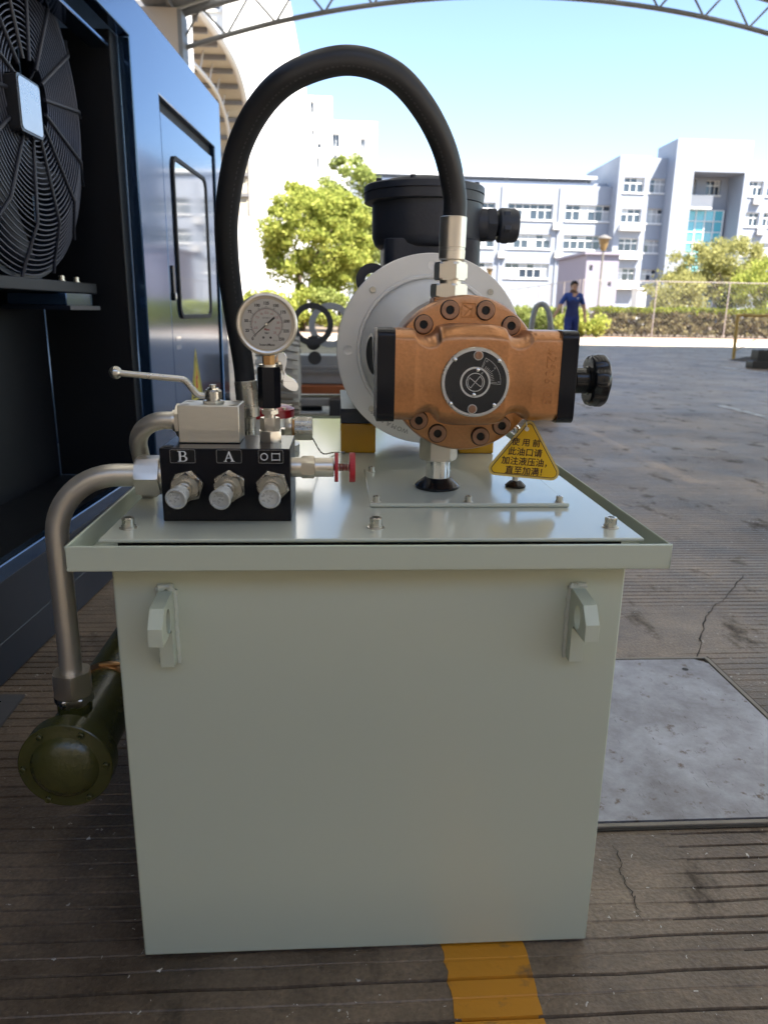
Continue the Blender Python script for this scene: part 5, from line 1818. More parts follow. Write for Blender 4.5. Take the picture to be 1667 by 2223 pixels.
# ================================================================== BUILDINGS
M_facade = mat('pale_tile_facade', (0.27, 0.30, 0.36), 0.6, var=0.06, scale=0.6)
M_facw = mat('white_render', (0.74, 0.74, 0.73), 0.8, var=0.04, scale=0.3)
M_lav = mat('lavender_render', (0.27, 0.25, 0.31), 0.8, var=0.05, scale=0.5)
M_frame = mat('white_window_frame', (0.72, 0.72, 0.72), 0.5, var=0.03)
M_pane = mat('dark_window_glass', (0.030, 0.042, 0.060), 0.06, spec=0.8, var=0.3, scale=0.6)
M_pane2 = mat('curtained_glass', (0.42, 0.43, 0.45), 0.15, spec=0.8, var=0.2, scale=1.0)
M_cyan = mat('turquoise_curtain_glass', (0.10, 0.42, 0.52), 0.06, spec=0.9, var=0.12, scale=0.3)
M_cyan2 = mat('dark_turquoise_glass', (0.04, 0.20, 0.28), 0.06, spec=0.9, var=0.12, scale=0.3)
M_gray = mat('grey_roof_trim', (0.22, 0.24, 0.25), 0.7, var=0.1)


def wall(root, name, m, X0, X1, Z0, Z1, Y, depth, ops, rev=0.25):
    """storey wall with real openings: front sheet with reveals, plus sides, top and back"""
    xs_ = sorted({X0, X1, *[o[0] for o in ops], *[o[1] for o in ops]})
    zs_ = sorted({Z0, Z1, *[o[2] for o in ops], *[o[3] for o in ops]})
    xs_ = [x for x in xs_ if X0 <= x <= X1]
    zs_ = [z for z in zs_ if Z0 <= z <= Z1]
    mb = MB()
    for a, b_ in zip(xs_, xs_[1:]):
        for c_, d_ in zip(zs_, zs_[1:]):
            mx_, mz_ = (a + b_) / 2, (c_ + d_) / 2
            if any(o[0] < mx_ < o[1] and o[2] < mz_ < o[3] for o in ops):
                continue
            mb.add([(a, Y, c_), (b_, Y, c_), (b_, Y, d_), (a, Y, d_)], [(0, 1, 2, 3)])
    for (a, b_, c_, d_) in ops:
        v8 = [(a, Y, c_), (b_, Y, c_), (b_, Y, d_), (a, Y, d_), (a, Y + rev, c_), (b_, Y + rev, c_), (b_, Y + rev, d_), (a, Y + rev, d_)]
        mb.add(v8, [(0, 4, 5, 1), (1, 5, 6, 2), (2, 6, 7, 3), (3, 7, 4, 0)])
    mb.add([(X0, Y, Z0), (X1, Y, Z0), (X1, Y, Z1), (X0, Y, Z1), (X0, Y + depth, Z0), (X1, Y + depth, Z0), (X1, Y + depth, Z1), (X0, Y + depth, Z1)],
           [(0, 3, 7, 4), (1, 5, 6, 2), (3, 2, 6, 7), (4, 7, 6, 5)])
    return mb.build(name, m, root, angle=0, recalc=False)


def window(root, X0, X1, Z0, Z1, Y, n=6, transom=0.36, rev=0.25, curt=0.35, sill=True):
    yw = Y + rev - 0.02
    fr = MB()
    t = 0.07
    fr.box(X0, X1, yw, yw + .08, Z1 - t, Z1)
    fr.box(X0, X1, yw, yw + .08, Z0, Z0 + t)
    fr.box(X0, X0 + t, yw, yw + .08, Z0 + t, Z1 - t)
    fr.box(X1 - t, X1, yw, yw + .08, Z0 + t, Z1 - t)
    zt_ = Z1 - (Z1 - Z0) * transom if transom else Z1 - t
    if transom:
        fr.box(X0 + t, X1 - t, yw + .003, yw + .083, zt_ - .05, zt_ + .05)
    for i in range(1, n):
        x = X0 + (X1 - X0) * i / n
        fr.box(x - .035, x + .035, yw + .006, yw + .086, Z0 + t, Z1 - t)
    if sill:
        fr.box(X0 - .1, X1 + .1, Y - .12, Y + .1, Z0 - .12, Z0 + 0.01)
    w = fr.build('window', M_frame, root, angle=0)
    for i in range(n):
        xa_, xb_ = X0 + (X1 - X0) * i / n, X0 + (X1 - X0) * (i + 1) / n
        for (za, zc) in (((Z0, zt_), (zt_, Z1)) if transom else ((Z0, Z1),)):
            m_ = M_pane2 if random.random() < curt else M_pane
            key = (round(xb_ - xa_, 2), round(zc - za, 2), m_.name)
            base = PANES.get(key)
            l = ((xa_ + xb_) / 2, yw + .06, za)
            if base is None:
                hw_, hh_ = (xb_ - xa_) / 2, zc - za
                PANES[key] = MB().box(l[0] - hw_, l[0] + hw_, l[1], l[1] + .02, za, za + hh_).build('pane', m_, w, angle=0, origin=l)
            else:
                dup(base, l, w)
    return w


PANES = {}


def ops_px(lst, Y):
    out = []
    for (x0, y0, x1, y1) in lst:
        p_, q_ = at(x0, (y0 + y1) / 2, Y), at(x1, (y0 + y1) / 2, Y)
        xm = (x0 + x1) / 2
        out.append((p_.x, q_.x, at(xm, y1, Y).z, at(xm, y0, Y).z))
    return out


# --- long office building on the right
ob = thing('office_building', tuple(V((30, 84, 0))), 'long pale four storey office building with a tall entrance tower and turquoise glazing', 'building')
YW = 77.2
lw = []
for (y0, y1, sh) in ((445, 480, 0), (511, 542, -6), (574, 606, -12)):
    for xc in (1276, 1151, 1026, 901):
        k = 1.0
        lw.append((xc - 49 + sh, y0 + (xc - 1276) * 0.017, xc + 49 + sh, y1 + (xc - 1276) * 0.017))
o1 = ops_px(lw, YW)
# keep the columns plumb
cols = {}
for i, o in enumerate(o1):
    k = i % 4
    if k not in cols:
        cols[k] = (o[0], o[1])
o1 = [(cols[i % 4][0], cols[i % 4][1], o1[i - i % 4][2], o1[i - i % 4][3]) for i in range(len(o1))]
Xl, Xr = at(760, 450, YW).x, at(1347, 450, YW).x
Ztop = at(1200, 402, YW).z
wall(ob, 'wing_wall', M_facade, Xl, Xr, 0, Ztop, YW, 12, o1)
for o in o1:
    window(ob, *o, YW, n=6, curt=0.45)
MB().box(Xl, Xr, YW + 1.5, YW + 4, Ztop + 0.003, Ztop + 0.5).build('roof_parapet', M_facade, ob, angle=0)
MB().box(Xl, at(1290, 390, YW + 2).x, YW + 1.2, YW + 4, Ztop + 0.85, Ztop + 1.1).build('roof_pergola', M_facw, ob, angle=0)
for k in range(7):
    x = Xl + 3 + k * 4.2
    MB().box(x, x + .25, YW + 2, YW + 2.3, Ztop + 0.5, Ztop + 0.85).build('pergola_post', M_gray, ob, angle=0)
# gable side of the taller part
YB_ = 75.6
o2 = ops_px([(1354, 385, 1398, 418), (1349, 453, 1391, 484), (1343, 517, 1384, 546), (1337, 582, 1378, 611)], YB_)
o2 = [(o2[0][0], o2[0][1], o[2], o[3]) for o in o2]
Xb0, Xb1 = at(1341, 400, YB_).x, at(1407, 400, YB_).x
Zb = at(1370, 337, YB_).z
wall(ob, 'bay_wall', M_facade, Xb0, Xb1, 0, Zb, YB_, 10, o2)
for i, o in enumerate(o2):
    window(ob, *o, YB_, n=3, curt=0.2)
    if i:
        MB().box(o[0] - .2, o[1] + .2, YB_ - 0.75, YB_ - .002, o[2] - 0.75, o[2] - 0.28).build('balcony_slab', M_facw, ob, angle=0)
YR = 77.4
o3 = ops_px([(1411, 388, 1445, 419), (1404, 453, 1436, 485), (1398, 521, 1427, 549), (1389, 585, 1420, 613)], YR)
o3 = [(o3[0][0], o3[0][1], o[2], o[3]) for o in o3]
Xt0 = at(1461, 400, 75.5).x
wall(ob, 'recess_wall', M_facade, Xb1 + .002, Xt0 + 1.2, 0, at(1430, 343, YR).z, YR, 16, o3)
for o in o3:
    window(ob, *o, YR, n=3, curt=0.6)
# entrance tower
YT_ = 75.5
Xt1 = at(1624, 400, YT_).x
Zt_ = at(1540, 302, YT_).z
op = ops_px([(1487, 373, 1595, 700)], YT_)[0]
op = (op[0], op[1], 0.0, op[3])
wall(ob, 'tower_wall', M_facade, Xt0, Xt1, 0, Zt_, YT_, 4.6, [op], rev=3.0)
YI = YT_ + 3.0
o4 = ops_px([(1490, 391, 1510, 423), (1532, 391, 1563, 424)], YI)
wall(ob, 'recessed_wall', M_facade, op[0] - .3, op[1] + .3, 0, op[3] + .3, YI, 2, o4)
for o in o4:
    window(ob, *o, YI, n=2 if o[1] - o[0] < 1.2 else 3, curt=0.3)
c1, c2 = at(1481, 430, YI).x, at(1533, 430, YI).x
MB().box(op[0] + 0.01, c2, YI - 1.4, YI - .002, at(1500, 457, YI).z, at(1500, 428, YI).z).build('white_panel', M_facw, ob, angle=0)
g0, g1 = op[0] + 0.01, at(1561, 500, YI).x
gz1 = at(1520, 457, YI).z - 0.02
cw = MB()
nC, nR = 5, 9
gz0 = 2.0
for i in range(nC + 1):
    x = g0 + (g1 - g0) * i / nC
    cw.box(x - .05, x + .05, YI - .42, YI - .30, gz0, gz1)
for j in range(nR + 1):
    z = gz0 + (gz1 - gz0) * j / nR
    cw.box(g0, g1, YI - .415, YI - .31, z - .04, z + .04)
cwo = cw.build('curtain_wall', M_frame, ob, angle=0)
pc = {}
for i in range(nC):
    for j in range(nR):
        x, z = g0 + (g1 - g0) * i / nC, gz0 + (gz1 - gz0) * j / nR
        l = (x, YI - .33, z)
        mm = M_cyan2 if (i, j) in ((3, nR - 2),) or j < 2 else M_cyan
        if mm.name not in pc:
            pc[mm.name] = MB().box(x, x + (g1 - g0) / nC, YI - .33, YI - .30, z, z + (gz1 - gz0) / nR).build('pane', mm, cwo, angle=0, origin=l)
        else:
            dup(pc[mm.name], l, cwo)
# right wing
YR2 = 77.0
o5 = ops_px([(1612, 393, 1643, 425), (1652, 394, 1686, 426), (1602, 461, 1632, 491), (1646, 461, 1677, 492), (1594, 527, 1624, 555), (1637, 528, 1668, 556)], YR2)
o5 = [((o5[i % 2][0] + 0.6), o5[i % 2][1] + 0.6, o5[i - i % 2][2], o5[i - i % 2][3]) for i in range(6)]
wall(ob, 'right_wing_wall', M_facade, Xt1 + .002, at(1950, 400, YR2).x, 0, at(1640, 349, YR2).z, YR2, 16, o5)
for o in o5:
    window(ob, *o, YR2, n=3, curt=0.2)
M_ac = mat('air_conditioner_white', (0.42, 0.42, 0.42), 0.6, var=0.08)
for (px, py, Y_) in ((1207, 492, YW), (1210, 553, YW), (1088, 553, YW), (1332, 492, YW), (1085, 490, YW), (1640, 437, YR2), (1648, 503, YR2)):
    q = at(px, py, Y_)
    MB().box(q.x - .42, q.x + .42, Y_ - 0.38, Y_ - .01, q.z - .32, q.z + .32).build('air_conditioner', M_ac, ob, angle=0)
for px in (1213, 1088, 1337):
    q = at(px, 450, YW)
    MB().cyl((q.x, YW - .08, 0.1), (q.x, YW - .08, Ztop - .2), 0.07, n=10).build('downpipe', M_facade, ob, angle=60)
# small lavender annexe in front
an = thing('annexe', tuple(at(1305, 660, 60)), 'small lavender flat roofed annexe in front of the long office building', 'building')
YN = 62.0
oa = ops_px([(1278, 575, 1286, 588), (1300, 612, 1306, 622), (1318, 612, 1326, 622)], YN)
xa0, xa1 = at(1270, 600, YN).x, at(1340, 600, YN).x
wall(an, 'wall', M_lav, xa0, xa1, 0, at(1305, 553, YN).z, YN, 8, oa)
for o in oa:
    window(an, *o, YN, n=1, transom=0, curt=0.3, sill=False)
MB().box(xa0 - .25, xa1 + .25, YN - .25, YN + 8.2, at(1305, 553, YN).z + .003, at(1305, 553, YN).z + .2).build('roof_slab', M_lav, an, angle=0)
lb = thing('low_white_wall', tuple(at(1390, 690, 50)), 'low white gate block standing behind the hedge near the lamp post', 'wall')
q0, q1 = at(1383, 640, 50), at(1402, 640, 50)
MB().box(q0.x, q1.x, 50, 51, 0, at(1390, 629, 50).z).build('block', M_facw, lb, angle=0)
MB().box(q0.x - .08, q1.x + .08, 49.92, 51.08, at(1390, 629, 50).z + .002, at(1390, 629, 50).z + .12).build('coping', M_facw, lb, angle=0)

# --- white apartment block behind the tree
YH = 112.0
hr = thing('apartment_block', tuple(at(730, 660, YH)), 'tall white apartment block with small windows seen through the hose arch', 'building')
oh = ops_px([(674, 220, 681, 245), (663, 281, 669, 296), (676, 282, 682, 298), (689, 311, 697, 321), (663, 327, 669, 343), (676, 340, 682, 364), (688, 342, 693, 366), (663, 375, 669, 383), (676, 376, 682, 386)], YH)
ha0, ha1 = at(600, 300, YH).x, at(721, 300, YH).x
wall(hr, 'wall', M_facw, ha0, ha1, 0, at(690, 208, YH).z, YH, 20, oh, rev=0.4)
for o in oh:
    window(hr, *o, YH, n=1, transom=0, rev=0.4, curt=0, sill=False)
oh = ops_px([(721.5, 290, 737, 319), (783, 301, 794, 327), (776, 338, 786, 352), (783, 365, 793, 388), (724, 335, 732, 345)], YH + 1)
wall(hr, 'side_wall', M_facw, ha1 + .002, at(819, 300, YH + 1).x, 0, at(770, 263, YH + 1).z, YH + 1, 18, oh, rev=0.4)
for o in oh:
    window(hr, *o, YH + 1, n=2, transom=0, rev=0.4, curt=0.3, sill=False)

# --- tall white building on the left
YL = 46.0
wb = thing('white_tower_block', tuple(at(560, 660, YL)), 'tall blank white end wall with a raked edge rising at upper left', 'building')
pe = [at(664, 190, YL), at(629, 0, YL)]
sl_ = (pe[1].x - pe[0].x) / (pe[1].z - pe[0].z)
xl_ = at(486, 60, YL).x
zt2 = 30.0
pts = [(xl_, 0), (pe[0].x, 0), (pe[0].x, pe[0].z), (pe[0].x + sl_ * (zt2 - pe[0].z), zt2), (xl_, zt2)]
MB().prism(pts, (0, YL, 0), XA, ZA, YA * 14).build('end_wall', M_facw, wb, angle=0)
ow = [(xl_ - 1.25, xl_ - 0.25, z, z + 1.7) for z in np.arange(2.2, 28, 2.9)]
ow += [(xl_ - 3.6, xl_ - 1.9, z, z + 1.7) for z in np.arange(2.2, 28, 2.9)]
wall(wb, 'window_wall', M_facw, xl_ - 9, xl_ - .002, 0, zt2, YL + .6, 13, ow, rev=0.4)
for o in ow:
    if o[2] > 11:
        window(wb, *o, YL + .6, n=2, transom=0.4, rev=0.4, curt=0.1)

# ================================================================== VEGETATION
M_bark = mat('bark', (0.10, 0.075, 0.055), 0.9, var=0.3, scale=9, bump=0.5, bscale=25)
LM_y = leaf_mat('yellow_green_leaves', (0.22, 0.27, 0.06), (0.48, 0.50, 0.13), 0.48)
LM_g = leaf_mat('mid_green_leaves', (0.20, 0.25, 0.07), (0.38, 0.42, 0.14), 0.45)
LM_o = leaf_mat('olive_leaves', (0.24, 0.24, 0.09), (0.46, 0.44, 0.18), 0.45)
LM_d = leaf_mat('dark_green_leaves', (0.025, 0.055, 0.02), (0.06, 0.10, 0.03), 0.25)
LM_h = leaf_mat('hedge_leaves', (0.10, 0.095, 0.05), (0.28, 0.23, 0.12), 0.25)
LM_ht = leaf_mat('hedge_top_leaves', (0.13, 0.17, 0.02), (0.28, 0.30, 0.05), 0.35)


def leaf_cloud(centres, radii, n, size, squash=0.8):
    cs = np.asarray(centres, float)
    rs = np.asarray(radii, float)
    idx = rng.integers(0, len(cs), n)
    d = rng.normal(size=(n, 3))
    d /= np.linalg.norm(d, axis=1)[:, None]
    rr = rng.random(n) ** 0.45
    P = cs[idx] + d * (rs[idx] * rr)[:, None] * np.array([1, 1, squash])
    u = rng.normal(size=(n, 3)) + d * 0.2
    u /= np.linalg.norm(u, axis=1)[:, None]
    w = rng.normal(size=(n, 3))
    w -= u * (w * u).sum(1)[:, None]
    w /= np.linalg.norm(w, axis=1)[:, None]
    s_ = size * (0.6 + 0.8 * rng.random(n))
    a = u * (s_ * 0.5)[:, None]
    b_ = w * (s_ * 0.32)[:, None]
    # pointed leaf: diamond with a little fold
    vs = np.stack([P - a, P - b_ + a * 0.1, P + a, P + b_ + a * 0.1], 1).reshape(-1, 3)
    f = np.arange(4 * n).reshape(n, 4)
    return vs, f


def leaves(name, parent, centres, radii, n, size, m, squash=0.8):
    vs, f = leaf_cloud(centres, radii, n, size, squash)
    me = bpy.data.meshes.new(name)
    o0 = vs.mean(0)
    me.from_pydata((vs - o0).tolist(), [], f.tolist())
    me.materials.append(m)
    o = bpy.data.objects.new(name, me)
    link(o, parent, tuple(o0))
    return o


def tree(name, base, label, crown_c, crown_r, nclump, nleaf, size, m, group=None, trunk_r=0.16, clump=0.75, seed=1, hollow=0.5):
    rg = random.Random(seed)
    t = thing(name, tuple(base), label, 'tree', group)
    base = V(base)
    cc_ = V(crown_c)
    cen, rad = [], []
    for i in range(nclump):
        d = V((rg.gauss(0, 1), rg.gauss(0, 1), rg.gauss(0, 1))).normalized()
        k = (hollow + (1 - hollow) * rg.random() ** 0.7) * rg.choice((1, 1, 1, 1.12))
        cen.append(cc_ + V((d.x * crown_r[0] * k, d.y * crown_r[1] * k, d.z * crown_r[2] * k)))
        rad.append(clump * rg.choice((0.35, 0.5, 0.8, 1.0, 1.25)))
    for i in range(nclump // 2):
        d = V((rg.gauss(0, 1), rg.gauss(0, 1), rg.gauss(0, 1))).normalized()
        k = rg.uniform(0.9, 1.06)
        cen.append(cc_ + V((d.x * crown_r[0] * k, d.y * crown_r[1] * k, d.z * crown_r[2] * k)))
        rad.append(clump * rg.uniform(0.4, 0.7))
    tr = MB()
    tr.tube(spline([base, base + V((.05, 0, 0.35 * (cc_.z - base.z))), base + V((-.05, .05, .7 * (cc_.z - base.z))), cc_], 5), [trunk_r * (1 - 0.6 * i / 15) for i in range(16)], 10)
    tr.build('trunk', M_bark, t, angle=60)
    for i in range(0, nclump, max(1, nclump // 9)):
        st_ = base.lerp(cc_, rg.uniform(0.45, 0.95))
        mid = st_.lerp(cen[i], 0.5) + V((0, 0, -0.15))
        MB().tube(spline([st_, mid, cen[i]], 4), [trunk_r * 0.38 * (1 - 0.8 * j / 8) for j in range(9)], 7).build('branch', M_bark, t, angle=60)
    leaves('crown', t, [tuple(c) for c in cen], rad, nleaf, size, m)
    return t


YQ = 33.0
b_ = at(655, 700, YQ)
c_ = at(688, 520, YQ)
tree('broadleaf_tree', (b_.x, YQ, 0.1), 'bright yellow green tree seen inside the hose arch', (c_.x, YQ, c_.z), (2.2, 1.9, 2.2), 90, 30000, 0.155, LM_y, trunk_r=0.15, clump=0.62, seed=3)
Y2 = 41.0
b_, c_ = at(770, 700, Y2), at(762, 490, Y2)
tree('broadleaf_tree', (b_.x, Y2, 0.1), 'paler green tree behind the bright one, beside the black terminal box', (c_.x, Y2, c_.z), (1.9, 1.8, 3.1), 70, 22000, 0.17, LM_g, trunk_r=0.15, clump=0.7, seed=8)
for i, (px, py, rx, m_, lab) in enumerate(((600, 655, 1.0, LM_y, 'low yellow green bush left of the loader ring'), (660, 650, 1.1, LM_y, 'low bright bush above the loader rings'), (735, 655, 1.0, LM_g, 'low green bush right of the loader rings'), (1262, 700, 0.75, LM_y, 'light green bush right behind the person in blue'))):
    YY = 29.8 if i == 3 else 31.5
    q = at(px, py, YY)
    t = thing('bush', (q.x, YY, 0.1), lab, 'bush', 'bushes by the road')
    cs = [(q.x + random.uniform(-rx, rx), YY + random.uniform(-.5, .5), 0.35 + random.random() * max(q.z - 0.1, .5)) for _ in range(16)]
    MB().tube([(q.x, YY, 0.0), (q.x + .05, YY, q.z * 0.8)], 0.05, 8).build('stem', M_bark, t)
    leaves('foliage', t, cs, [0.42] * 16, 3000, 0.15, m_)
for (px, py, Y_, rr, n_, m_, lab, sd) in ((1560, 590, 44, (3.2, 2.2, 1.75), 70, LM_o, 'olive green tree in front of the turquoise glazing', 5), (1470, 640, 42, (1.7, 1.6, 1.0), 28, LM_o, 'small olive tree left of the larger olive tree', 6), (1655, 625, 40, (1.5, 1.5, 1.3), 26, LM_y, 'yellowish tree at the right edge above the hedge', 9)):
    b_, c_ = at(px, 700, Y_), at(px, py, Y_)
    tree('broadleaf_tree', (b_.x, Y_, 0.1), lab, (c_.x, Y_, c_.z), rr, n_, n_ * 260, 0.145, m_, trunk_r=0.12, clump=0.85, seed=sd, hollow=0.2)
q = at(1592, 610, 43)
t = thing('conifer', (q.x, 43, 0.1), 'small dark green conifer among the olive trees', 'tree')
MB().tube([(q.x, 43, .1), (q.x, 43, q.z + .5)], [0.1, 0.02], 8).build('trunk', M_bark, t)
leaves('crown', t, [(q.x + random.uniform(-.4, .4) * (1 - k / 9), 43 + random.uniform(-.3, .3), q.z - 1.4 + k * 0.22) for k in range(9)], [0.62 - k * 0.05 for k in range(9)], 2600, 0.16, LM_d)

# clipped hedges
hg = thing('hedge', (14, 31.6, 0.1), 'long clipped brownish hedge with bright top behind the right hand fence', 'hedge')
hx0, hx1 = at(1285, 700, 31.6).x, at(1760, 700, 31.6).x
cs, rs = [], []
nn = 900
for _ in range(nn):
    cs.append((random.uniform(hx0, hx1), 31.6 + random.uniform(-.5, .6), random.uniform(0.25, 1.12)))
    rs.append(random.uniform(0.10, 0.20))
leaves('foliage', hg, cs, rs, 26000, 0.11, LM_h)
cs = [(random.uniform(hx0, hx1), 31.6 + random.uniform(-.5, .6), 1.19 + random.uniform(-.05, .07)) for _ in range(300)]
leaves('top_growth', hg, cs, [0.14] * 300, 9000, 0.11, LM_ht)
for k in range(40):
    x = hx0 + (hx1 - hx0) * (k + random.random()) / 40
    MB().tube([(x, 31.5, 0.1), (x + random.uniform(-.1, .1), 31.5, 0.9)], 0.025, 6).build('stem', M_bark, hg)
hg2 = thing('hedge', (8, 38, 0.1), 'dull green hedge along the slanting fence left of the person in blue', 'hedge')
ha, hb = at(1255, 690, 32.5), at(1060, 690, 48)
cs, rs = [], []
for _ in range(500):
    tt = random.random()
    q = ha.lerp(hb, tt)
    cs.append((q.x + random.uniform(-.4, .4), q.y + random.uniform(-.4, .4), random.uniform(0.2, 1.25)))
    rs.append(random.uniform(.15, .28))
leaves('foliage', hg2, cs, rs, 14000, 0.14, LM_g)

# ================================================================== FENCES
M_fpost = mat('fence_post_brown', (0.30, 0.26, 0.25), 0.6, var=0.15)
M_fwire = mat('fence_wire', (0.34, 0.34, 0.34), 0.5, 0.3, var=0.1)


def fence(label, p0, p1, h, nposts):
    f = thing('fence', (p0[0], p0[1], 0.11), label, 'fence')
    p0, p1 = V((p0[0], p0[1], 0.11)), V((p1[0], p1[1], 0.11))
    ps = None
    for k in range(nposts):
        q = p0.lerp(p1, k / (nposts - 1))
        if ps is None:
            ps = MB().cyl(q, q + ZA * h, 0.022, n=10).build('post', M_fpost, f, angle=60, origin=tuple(q))
        else:
            dup(ps, tuple(q), f)
    MB().tube([p0 + ZA * (h - .03), p1 + ZA * (h - .03)], 0.016, 8).build('top_rail', M_fpost, f)
    w = MB()
    L_ = (p1 - p0).length
    d = (p1 - p0).normalized()
    nrm = V((-d.y, d.x, 0)) * 0.003
    st_ = 0.16
    k = -int(h / st_)
    while k * st_ < L_:
        for sg in (1, -1):
            a0, a1 = k * st_, k * st_ + h
            z0, z1 = (0.05, h) if sg > 0 else (h, 0.05)
            if a0 < 0:
                z0 = z0 + (z1 - z0) * (-a0) / h
                a0 = 0
            if a1 > L_:
                z1 = z0 + (z1 - z0) * (L_ - a0) / (a1 - a0)
                a1 = L_
            A, B = p0 + d * a0 + ZA * z0, p0 + d * a1 + ZA * z1
            t_ = (B - A).normalized().cross(V((-d.y, d.x, 0))).normalized() * 0.0017
            w.add([A - t_, B - t_, B + t_, A + t_], [(0, 1, 2, 3)])
        k += 1
    wo = w.build('wire_mesh', M_fwire, f, angle=0, recalc=False)
    wo['kind'] = 'stuff'


fc0 = at(1258, 700, 30.6)
fence('chain link fence with brown posts in front of the clipped hedge', (fc0.x, 30.6), (fc0.x + 3.05 * 5, 30.6), 2.25, 6)
fe0 = at(1075, 700, 50)
fence('slanting chain link fence running away behind the person in blue', (fc0.x - .1, 30.7), (fe0.x, 50), 2.25, 9)

# ================================================================== STREET LAMPS
M_lampm = mat('lamp_post_grey', (0.16, 0.15, 0.14), 0.5, var=0.1)
M_lamph = mat('tan_lamp_shade', (0.22, 0.145, 0.06), 0.45, var=0.1)


def street_lamp(px, pytop, Y, label):
    q = at(px, pytop, Y)
    L = thing('street_lamp', (q.x, Y, 0.11), label, 'street lamp')
    h = q.z
    MB().lathe((q.x, Y, 0.11), ZA, [(0, 0), (0, .10), (.5, .10), (.55, .065), (h - .75, .045), (h - .75, 0)], 14).build('post', M_lampm, L, angle=40)
    MB().lathe((q.x, Y, h - .64), ZA, [(0, 0), (0, .09), (.08, .12), (.42, .22), (.46, .22), (.46, 0)], 20).build('lamp_shade', M_lamph, L, angle=40)
    MB().lathe((q.x, Y, h - .178), ZA, [(0, 0), (0, .30), (.05, .29), (.14, .10), (.178, 0)], 20).build('lamp_cap', M_lampm, L, angle=40)
    return L


street_lamp(1312, 509, 32.2, 'street lamp with tan shade on a grey post in front of the lavender annexe')
street_lamp(1063, 578, 52.0, 'distant street lamp with tan shade just right of the silver motor flange')

# ================================================================== YELLOW BARRIER AND SCRAP ON THE RIGHT
M_ybar = mat('yellow_barrier_paint', (0.34, 0.22, 0.05), 0.55, var=0.3, scale=6)
yb_ = thing('yellow_barrier', tuple(atz(1592, 779, 0)), 'yellow steel pipe barrier with thin brace at the right edge', 'barrier')
q = atz(1591, 779, 0)
tp_ = at(1602, 686, q.y)
MB().tube([(q.x, q.y, 0.0), (tp_.x - .02, q.y, tp_.z)], 0.04, 12).build('post', M_ybar, yb_, angle=60)
MB().tube([(tp_.x - .05, q.y, tp_.z + 0.015), (tp_.x + 3.2, q.y, tp_.z + 0.015)], 0.035, 12).build('top_rail', M_ybar, yb_, angle=60)
MB().tube([(tp_.x + 3.1, q.y, tp_.z), (tp_.x + 3.1, q.y, 0)], 0.04, 12).build('post', M_ybar, yb_, angle=60)
MB().tube([(q.x + .02, q.y, 0.20), (q.x + 0.55, q.y + 0.1, 0.47)], 0.010, 8).build('brace', M_ybar, yb_, angle=60)
M_blk = mat('black_scrap', (0.012, 0.012, 0.013), 0.5, var=0.3, scale=10, bump=0.3, bscale=30)
M_mud = mat('dark_mud', (0.045, 0.038, 0.032), 0.9, var=0.3, scale=10, bump=0.8, bscale=20)
q = atz(1640, 801, 0)
sc_ = thing('timber_block', (q.x + .3, q.y, 0), 'black block lying on the yard floor at the right edge', 'block')
MB().prism(rrect(0, 0.85, 0, 0.15, 0.025), (q.x - .06, q.y + .05, 0.0), XA, ZA, YA * 0.25).build('lower_block', M_blk, sc_, angle=30, bevel=0.01)
MB().prism(rrect(0.20, 1.0, 0.1505, 0.36, 0.02), (q.x - .06, q.y + .25, 0.0), XA, ZA, YA * 0.25).build('upper_block', M_blk, sc_, angle=30, bevel=0.01)
q = atz(1625, 785, 0)
mp_ = thing('mud_heap', (q.x, q.y, 0), 'low heap of dark dirt beside the yellow barrier foot', 'heap')
vs, fs = [], []
n1_, n2_ = 26, 14
for i in range(n1_ + 1):
    for j in range(n2_ + 1):
        u_, v_ = i / n1_, j / n2_
        hgt_ = 0.15 * (math.sin(math.pi * u_) ** 0.7) * math.sin(math.pi * v_)
        vs.append((q.x - 0.2 + 1.6 * u_, q.y - 0.2 + 0.9 * v_, hgt_ * random.uniform(0.75, 1.15)))
for i in range(n1_):
    for j in range(n2_):
        a = i * (n2_ + 1) + j
        fs.append((a, a + n2_ + 1, a + n2_ + 2, a + 1))
MB().add(vs, fs).build('heap', M_mud, mp_, angle=60)

# ================================================================== PERSON
M_skin = mat('skin', (0.42, 0.25, 0.17), 0.6, var=0.06)
M_shirt = mat('royal_blue_shirt', (0.014, 0.05, 0.25), 0.8, var=0.12, scale=6)
M_shirt2 = mat('navy_blue_shirt', (0.012, 0.022, 0.11), 0.8, var=0.12, scale=6)
M_trous = mat('blue_trousers', (0.016, 0.032, 0.17), 0.85, var=0.15, scale=6)
M_hair = mat('black_hair', (0.012, 0.010, 0.010), 0.6, var=0.2)
M_shoe = mat('dark_shoes', (0.02, 0.02, 0.022), 0.6)
pq = at(1241, 683, 17.8)
per = thing('person', (pq.x, 17.8, 0), 'person in blue short sleeved work shirt and trousers walking with arms held out', 'person')
J = {}
sk = [('pelvis', (0, 0, .96), (.155, .11), None), ('waist', (0, .0, 1.08), (.15, .105), 'pelvis'), ('chest', (0, 0, 1.26), (.175, .115), 'waist'), ('upper', (0, .01, 1.39), (.155, .095), 'chest'),
      ('neck', (0, .01, 1.475), (.06, .06), 'upper'), ('jaw', (0, -.015, 1.545), (.066, .075), 'neck'), ('head', (0, -.01, 1.615), (.078, .095), 'jaw'), ('crown', (0, .0, 1.675), (.062, .075), 'head')]
